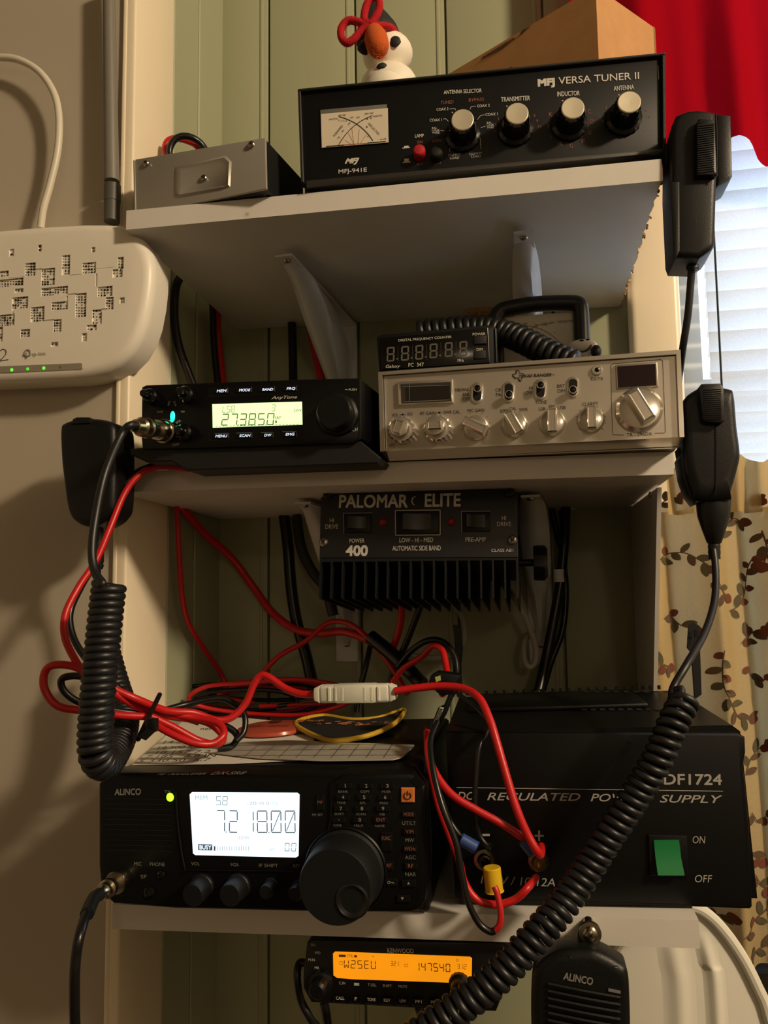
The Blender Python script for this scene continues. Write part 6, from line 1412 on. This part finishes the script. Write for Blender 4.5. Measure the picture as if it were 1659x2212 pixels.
ink.obj('dial_print', mat('grey_table_print', '4a4843', .6), r_)['kind'] = 'stuff'
# round badge
cb = D.M @ (D.pz((590, 1583), DXTOP) + Vector((0, 0, .0030))); rb_ = ((D.M @ D.pz((662, 1583), DXTOP)) - (D.M @ D.pz((518, 1583), DXTOP))).length / 2
root = bpy.data.objects.new('pin_badge', None); COL.objects.link(root); root.matrix_world = Matrix.Translation(cb) @ Matrix.Rotation(rad(-2.25), 4, 'Y'); tag(root, 'round red pin badge lying on the handwritten note', 'badge')
MB().lathe((0, 0, -.0012), (0, 0, 1), [(rb_ * .97, 0), (rb_, .001), (rb_ * .97, .0032), (rb_ * .8, .0048), (rb_ * .45, .0058), (rb_ * .1, .0061)], 40).obj('badge_disc', mat('red_badge_enamel', 'b0503c', .2), root)
L = MB(); vs_, fs = text_mesh('EVERY GOOD'); L.add([(-rb_ * .6 + p_ * rb_ * 1.2, -rb_ * .45 + q_ * rb_ * .2, .0050) for p_, q_ in vs_], fs); vs_, fs = text_mesh('BE PREPARED'); 
L.add([(x, y, .0056) for x, y in ((-.004, .0), (.004, .001), (.006, .010), (.001, .014), (-.005, .009))], [(0, 1, 2, 3, 4)])
lo = L.obj('lettering', mat('badge_print', '5d2a20', .4), root); lo['kind'] = 'stuff'
# embroidered patch, curling at its edge
pts = [(640, 1583), (652, 1572), (700, 1560), (760, 1566), (820, 1563), (872, 1548), (862, 1572), (830, 1593), (780, 1608), (720, 1613), (690, 1606), (660, 1594)]
P_ = [D.M @ (D.pz(q_, DXTOP) + Vector((0, 0, .0045 + .010 * max(0, (q_[0] - 780) / 90) ** 2 * 0))) for q_ in pts]
c_ = sum(P_, Vector()) / len(P_); root = bpy.data.objects.new('cloth_patch', None); COL.objects.link(root); root.location = c_; tag(root, 'black embroidered cloth patch with yellow stitched border', 'patch')
for i, q_ in enumerate(P_):
    P_[i] = q_ + Vector((0, 0, .006 * (abs(q_.x - c_.x) / .05) ** 2 * .5))
n = len(P_); MB().add([p_ - c_ for p_ in P_] + [Vector((0, 0, .0005))] + [p_ - c_ - Vector((0, 0, .0012)) for p_ in P_] + [Vector((0, 0, -.001))], [(i, (i + 1) % n, n) for i in range(n)] + [(n + 1 + (i + 1) % n, n + 1 + i, 2 * n + 1) for i in range(n)] + [(i, n + 1 + i, n + 1 + (i + 1) % n, (i + 1) % n) for i in range(n)]).obj('cloth', mat('black_twill', '070707', .85, bump=.6, bscale=2000), root)
MB().tube([p_ - c_ for p_ in P_], .0020, 8, 5, True).obj('stitched_border', mat('yellow_thread', 'c9a227', .7, bump=.6, bscale=1500), root)
st = MB(); rs = random.Random(2)
for k in range(34):
    t = rs.uniform(-.045, .04); yv = rs.uniform(-.004, .012); zz_ = .0014 + .003 * (abs(t) / .05) ** 2
    st.tube([Vector((t, yv, zz_)), Vector((t + rs.uniform(.002, .007), yv + rs.uniform(-.002, .002), zz_ + .0002))], .0006, 5, 1)
st.obj('embroidery', mat('copper_thread', '9a5a2c', .6), root)['kind'] = 'stuff'

# ================================================================== CURTAINS AND THE CORNER BELOW THE WINDOW
def cloth(name, label, xl_f, x1, ztop_f, zbot_f, yf, m_, nx=170, nz=60):
    vs_ = []; fs = []
    for i in range(nx + 1):
        s_ = i / nx
        for j in range(nz + 1):
            t = j / nz; x0_ = xl_f(0); x = x0_ + (x1 - x0_) * s_; zt_, zb2 = ztop_f(x), zbot_f(x); z = zt_ + (zb2 - zt_) * t
            xx_ = x + (xl_f(z) - x0_) * (1 - s_) ** 6
            vs_.append((xx_, yf(xx_, z), z))
    for i in range(nx):
        for j in range(nz): a = i * (nz + 1) + j; fs.append((a, a + 1, a + nz + 2, a + nz + 1))
    c_ = Vector(vs_[0]); o = MB().add([Vector(v) - c_ for v in vs_], fs).obj(name, m_, sharp=180); o.location = c_
    return o, c_
VY = .752
zh = lambda u, v, Y=VY: W(u, v, Y)
hem = [(zh(1230, 330).x, zh(1440, 312).z), (zh(1440, 312).x, zh(1440, 312).z), (zh(1585, 310).x, zh(1585, 310).z), (zh(1615, 320).x, zh(1615, 320).z), (zh(1636, 345).x, zh(1636, 345).z), (zh(1659, 352).x, zh(1659, 352).z), (1.2, zh(1659, 352).z - .01)]
def interp(tab, x):
    if x <= tab[0][0]: return tab[0][1]
    for (a, b), (c_, d_) in zip(tab, tab[1:]):
        if x <= c_: return b + (d_ - b) * (x - a) / max(c_ - a, 1e-6)
    return tab[-1][1]
def vy(x, z): 
    amp = .011 * min(1, max(.25, (.74 - z) / .25))
    return VY - .002 + amp * math.sin(x * 78 + .9) * .8 + amp * .45 * math.sin(x * 151 + 2 + z * 5)
xv0 = zh(1230, 0).x
cloth('window_valance', 'x', lambda z: xv0, .60, lambda x: .74, lambda x: interp(hem, x), vy, translucent('red_cotton', 'b0101f', .38))
tag(bpy.data.objects['window_valance'], 'red cotton valance hanging above the window blind', 'valance')
CYc = .737
cw_ = lambda u, v: W(u, v, CYc)
edge_l = sorted([(cw_(u, v).z, cw_(u, v).x) for u, v in ((1452, 985), (1443, 1040), (1426, 1105), (1424, 1180), (1423, 1250), (1418, 1320), (1413, 1400), (1411, 1480), (1420, 1700), (1440, 2090))])
def cy(x, z):
    fl = .015 * math.sin(x * 105 + .2 + .6 * math.sin(z * 7)) + .004 * math.sin(x * 260 + z * 6)
    return CYc + fl
zr_ = cw_(1440, 1103).z; ztp_ = cw_(1640, 992).z; zbm = cw_(1640, 2092).z
linen = translucent('cream_linen', 'cbb384', .40)
cur, cc0 = cloth('cafe_curtain', 'x', lambda z: interp(edge_l, z), .62, lambda x: zr_, lambda x: zbm, cy, linen, 200, 70)
curroot = bpy.data.objects.new('cafe_curtain', None)
cur.name = 'cloth_drop'; COL.objects.link(curroot); curroot.name = 'cafe_curtain'; curroot.location = cc0; cur.parent = curroot; cur.location = (0, 0, 0)
tag(curroot, 'cream linen cafe curtain printed with brown and red vines', 'curtain')
def hy(x, z): return CYc - .004 + .008 * math.sin(x * 190 + 1.3) + .005 * math.sin(x * 330) + .25 * (z - zr_) * math.sin(x * 150)
hd, hc = cloth('ruffle', 'x', lambda z: cw_(1440, 1080).x, .62, lambda x: ztp_ + .004 * math.sin(x * 170 + 1), lambda x: zr_ - .004, hy, linen, 200, 14)
hd.parent = curroot; hd.location = hc - cc0; hd.name = 'ruffle_header'
# vine print
C8 = crop(1380, 780, 2.835); CL = crop(1400, 960, 1.768)
vines = [[C8(*q) for q in v] for v in ([(125, 1220), (200, 1175), (290, 1175), (360, 1215), (410, 1260)], [(550, 1530), (620, 1500), (670, 1420), (690, 1290), (720, 1210), (800, 1180)], [(500, 1090), (550, 1000), (590, 960), (640, 970)], [(150, 1580), (200, 1560), (270, 1620), (330, 1640)], [(640, 1730), (700, 1680), (760, 1660), (830, 1670)],
         [(490, 1760), (480, 1850), (490, 1980), (540, 2080), (600, 2170), (700, 2200)], [(690, 1870), (720, 1950), (820, 1960)], [(130, 880), (190, 840), (250, 830)], [(560, 860), (620, 820), (700, 850)], [(100, 1900), (130, 1850), (180, 1870)], [(440, 1330), (500, 1420), (520, 1430)])]
vines += [[CL(*q) for q in v] for v in ([(375, 1265), (400, 1200), (470, 1160)], [(400, 1410), (430, 1450), (470, 1440)], [(385, 1530), (400, 1560), (440, 1600)], [(415, 1650), (440, 1690), (480, 1720)], [(350, 1845), (420, 1820), (480, 1780)], [(225, 1840), (260, 1800), (300, 1790)], [(310, 1920), (340, 1960), (400, 1950), (470, 1930)], [(430, 330), (445, 400), (440, 450)], [(380, 760), (420, 720), (470, 700)])]
lf = {0: MB(), 1: MB(), 2: MB()}; rv = random.Random(11)
for k in range(46):
    u0, v0 = rv.uniform(1680, 2600), rv.uniform(1150, 2040); a_ = rv.uniform(-2.6, -.5); ln = rv.uniform(60, 110)
    vines.append([(u0, v0), (u0 + ln * .5 * math.cos(a_), v0 + ln * .5 * math.sin(a_)), (u0 + ln * math.cos(a_ + .5), v0 + ln * math.sin(a_ + .5))])
def leaf(p, ang, L_, wd, kind, off=.0016):
    ex = Vector((math.cos(ang), 0, math.sin(ang))); ez = Vector((-ex.z, 0, ex.x)); P2 = []
    for t, w_ in ((0, 0), (.08, .45), (.3, .95), (.55, 1), (.8, .7), (.95, .3), (1, .0), (.92, -.35), (.75, -.75), (.5, -.95), (.25, -.8), (.08, -.4)):
        q_ = p + ex * t * L_ + ez * w_ * wd / 2; P2.append(q_)
    c2 = p + ex * L_ * .5; allp = [Vector((q_.x, cy(q_.x, q_.z) - off, q_.z)) - cc0 for q_ in P2] + [Vector((c2.x, cy(c2.x, c2.z) - off, c2.z)) - cc0]
    n = len(P2); lf[kind].add(allp, [(i, (i + 1) % n, n) for i in range(n)])
for vn in vines:
    P_ = [Vector((cw_(*q).x, 0, cw_(*q).z)) for q in vn]; path = resample(catmull(P_, 10), .0022)
    if len(path) < 3: continue
    for a, b in zip(path, path[1:]):
        d = (b - a).normalized(); n_ = Vector((-d.z, 0, d.x)) * .0005
        lf[1].add([Vector((q_.x, cy(q_.x, q_.z) - .0015, q_.z)) - cc0 for q_ in (a + n_, b + n_, b - n_, a - n_)], [(0, 1, 2, 3)])
    side = 1
    for i in range(1, len(path), 3):
        d = (path[i] - path[i - 1]); a = math.atan2(d.z, d.x); k = rv.random(); side = -side
        kind = 0 if k < .45 else (1 if k < .7 else 2)
        if kind == 2: leaf(path[i], a + side * rv.uniform(.7, 1.3), rv.uniform(.007, .009), rv.uniform(.006, .0075), 2)
        else: leaf(path[i], a + side * rv.uniform(.6, 1.1), rv.uniform(.009, .0135), rv.uniform(.005, .007), kind)
    leaf(path[-1], math.atan2((path[-1] - path[-2]).z, (path[-1] - path[-2]).x), .010, .009, 2)
for k, (nm, cl) in {0: ('olive', '554d36'), 1: ('brown', '5c4632'), 2: ('rust', '6c3a2a')}.items():
    o = lf[k].obj('vine_print', mat(nm + '_textile_print', cl, .9), curroot); o['kind'] = 'stuff'
# arched white panel
D = Dev('moulded_panel', 'arched glossy white plastic panel with vertical ridges below bottom shelf end', 'panel', W(1450, 2212, .625))
arch = [(1318, 2900), (1318, 2150), (1325, 2075), (1345, 2030), (1390, 1990), (1440, 1966), (1490, 1958), (1525, 1972), (1562, 2008), (1602, 2065), (1635, 2130), (1660, 2195), (1705, 2400), (1735, 2900)]
plast = mat('glossy_white_plastic', 'e4e2d6', .25)
D.add('panel_shell', MB().prism(D.poly([arch[0]] + [(q.x, q.y) for q in catmull([Vector((u, v, 0)) for u, v in arch[1:-1]], 5)] + [arch[-1]]), 0, .012, .004, 3), plast)
rim_ = [D.p(q) for q in arch]; D.add('rolled_rim', MB().tube(rim_, .0042, 10, 5), plast)
for pts, hw in (([(1446, 2000), (1458, 2080), (1470, 2200), (1484, 2890)], .012), ([(1516, 2010), (1532, 2080), (1548, 2180), (1580, 2890)], .008)):
    P_ = catmull([D.p(q, 0) for q in pts], 5); rg = MB(); vs_ = []
    for i, p_ in enumerate(P_):
        e_ = min(1, i / 4)
        for k in range(9):
            t = k / 4 - 1; vs_.append((p_.x + t * hw, -.0034 * e_ * math.exp(-3.2 * t * t) + .00012, p_.z))
    rg.add(vs_, [(i * 9 + k, i * 9 + k + 1, (i + 1) * 9 + k + 1, (i + 1) * 9 + k) for i in range(len(P_) - 1) for k in range(8)])
    D.add('vertical_ridge', rg, plast, sharp=180)
D = Dev('added_shade_cabinet', 'added dark cabinet standing in for the shade under the floral curtain', 'cabinet', (.30, .665, FZ))  # added box, its near-black colour supplies the shade below the curtain hem
zc2 = zbm - .006 - FZ
D.add('carcass', MB().rbox(-.17, .5, .002, .125, 0, zc2 - .02, .002), mat('shade_dark_wood', '120d0a', .55, noise=.3, nscale=20)); D.add('cabinet_top', MB().rbox(-.175, .505, -.004, .126, zc2 - .0199, zc2, .003), mat('shade_dark_wood', '120d0a', .55))
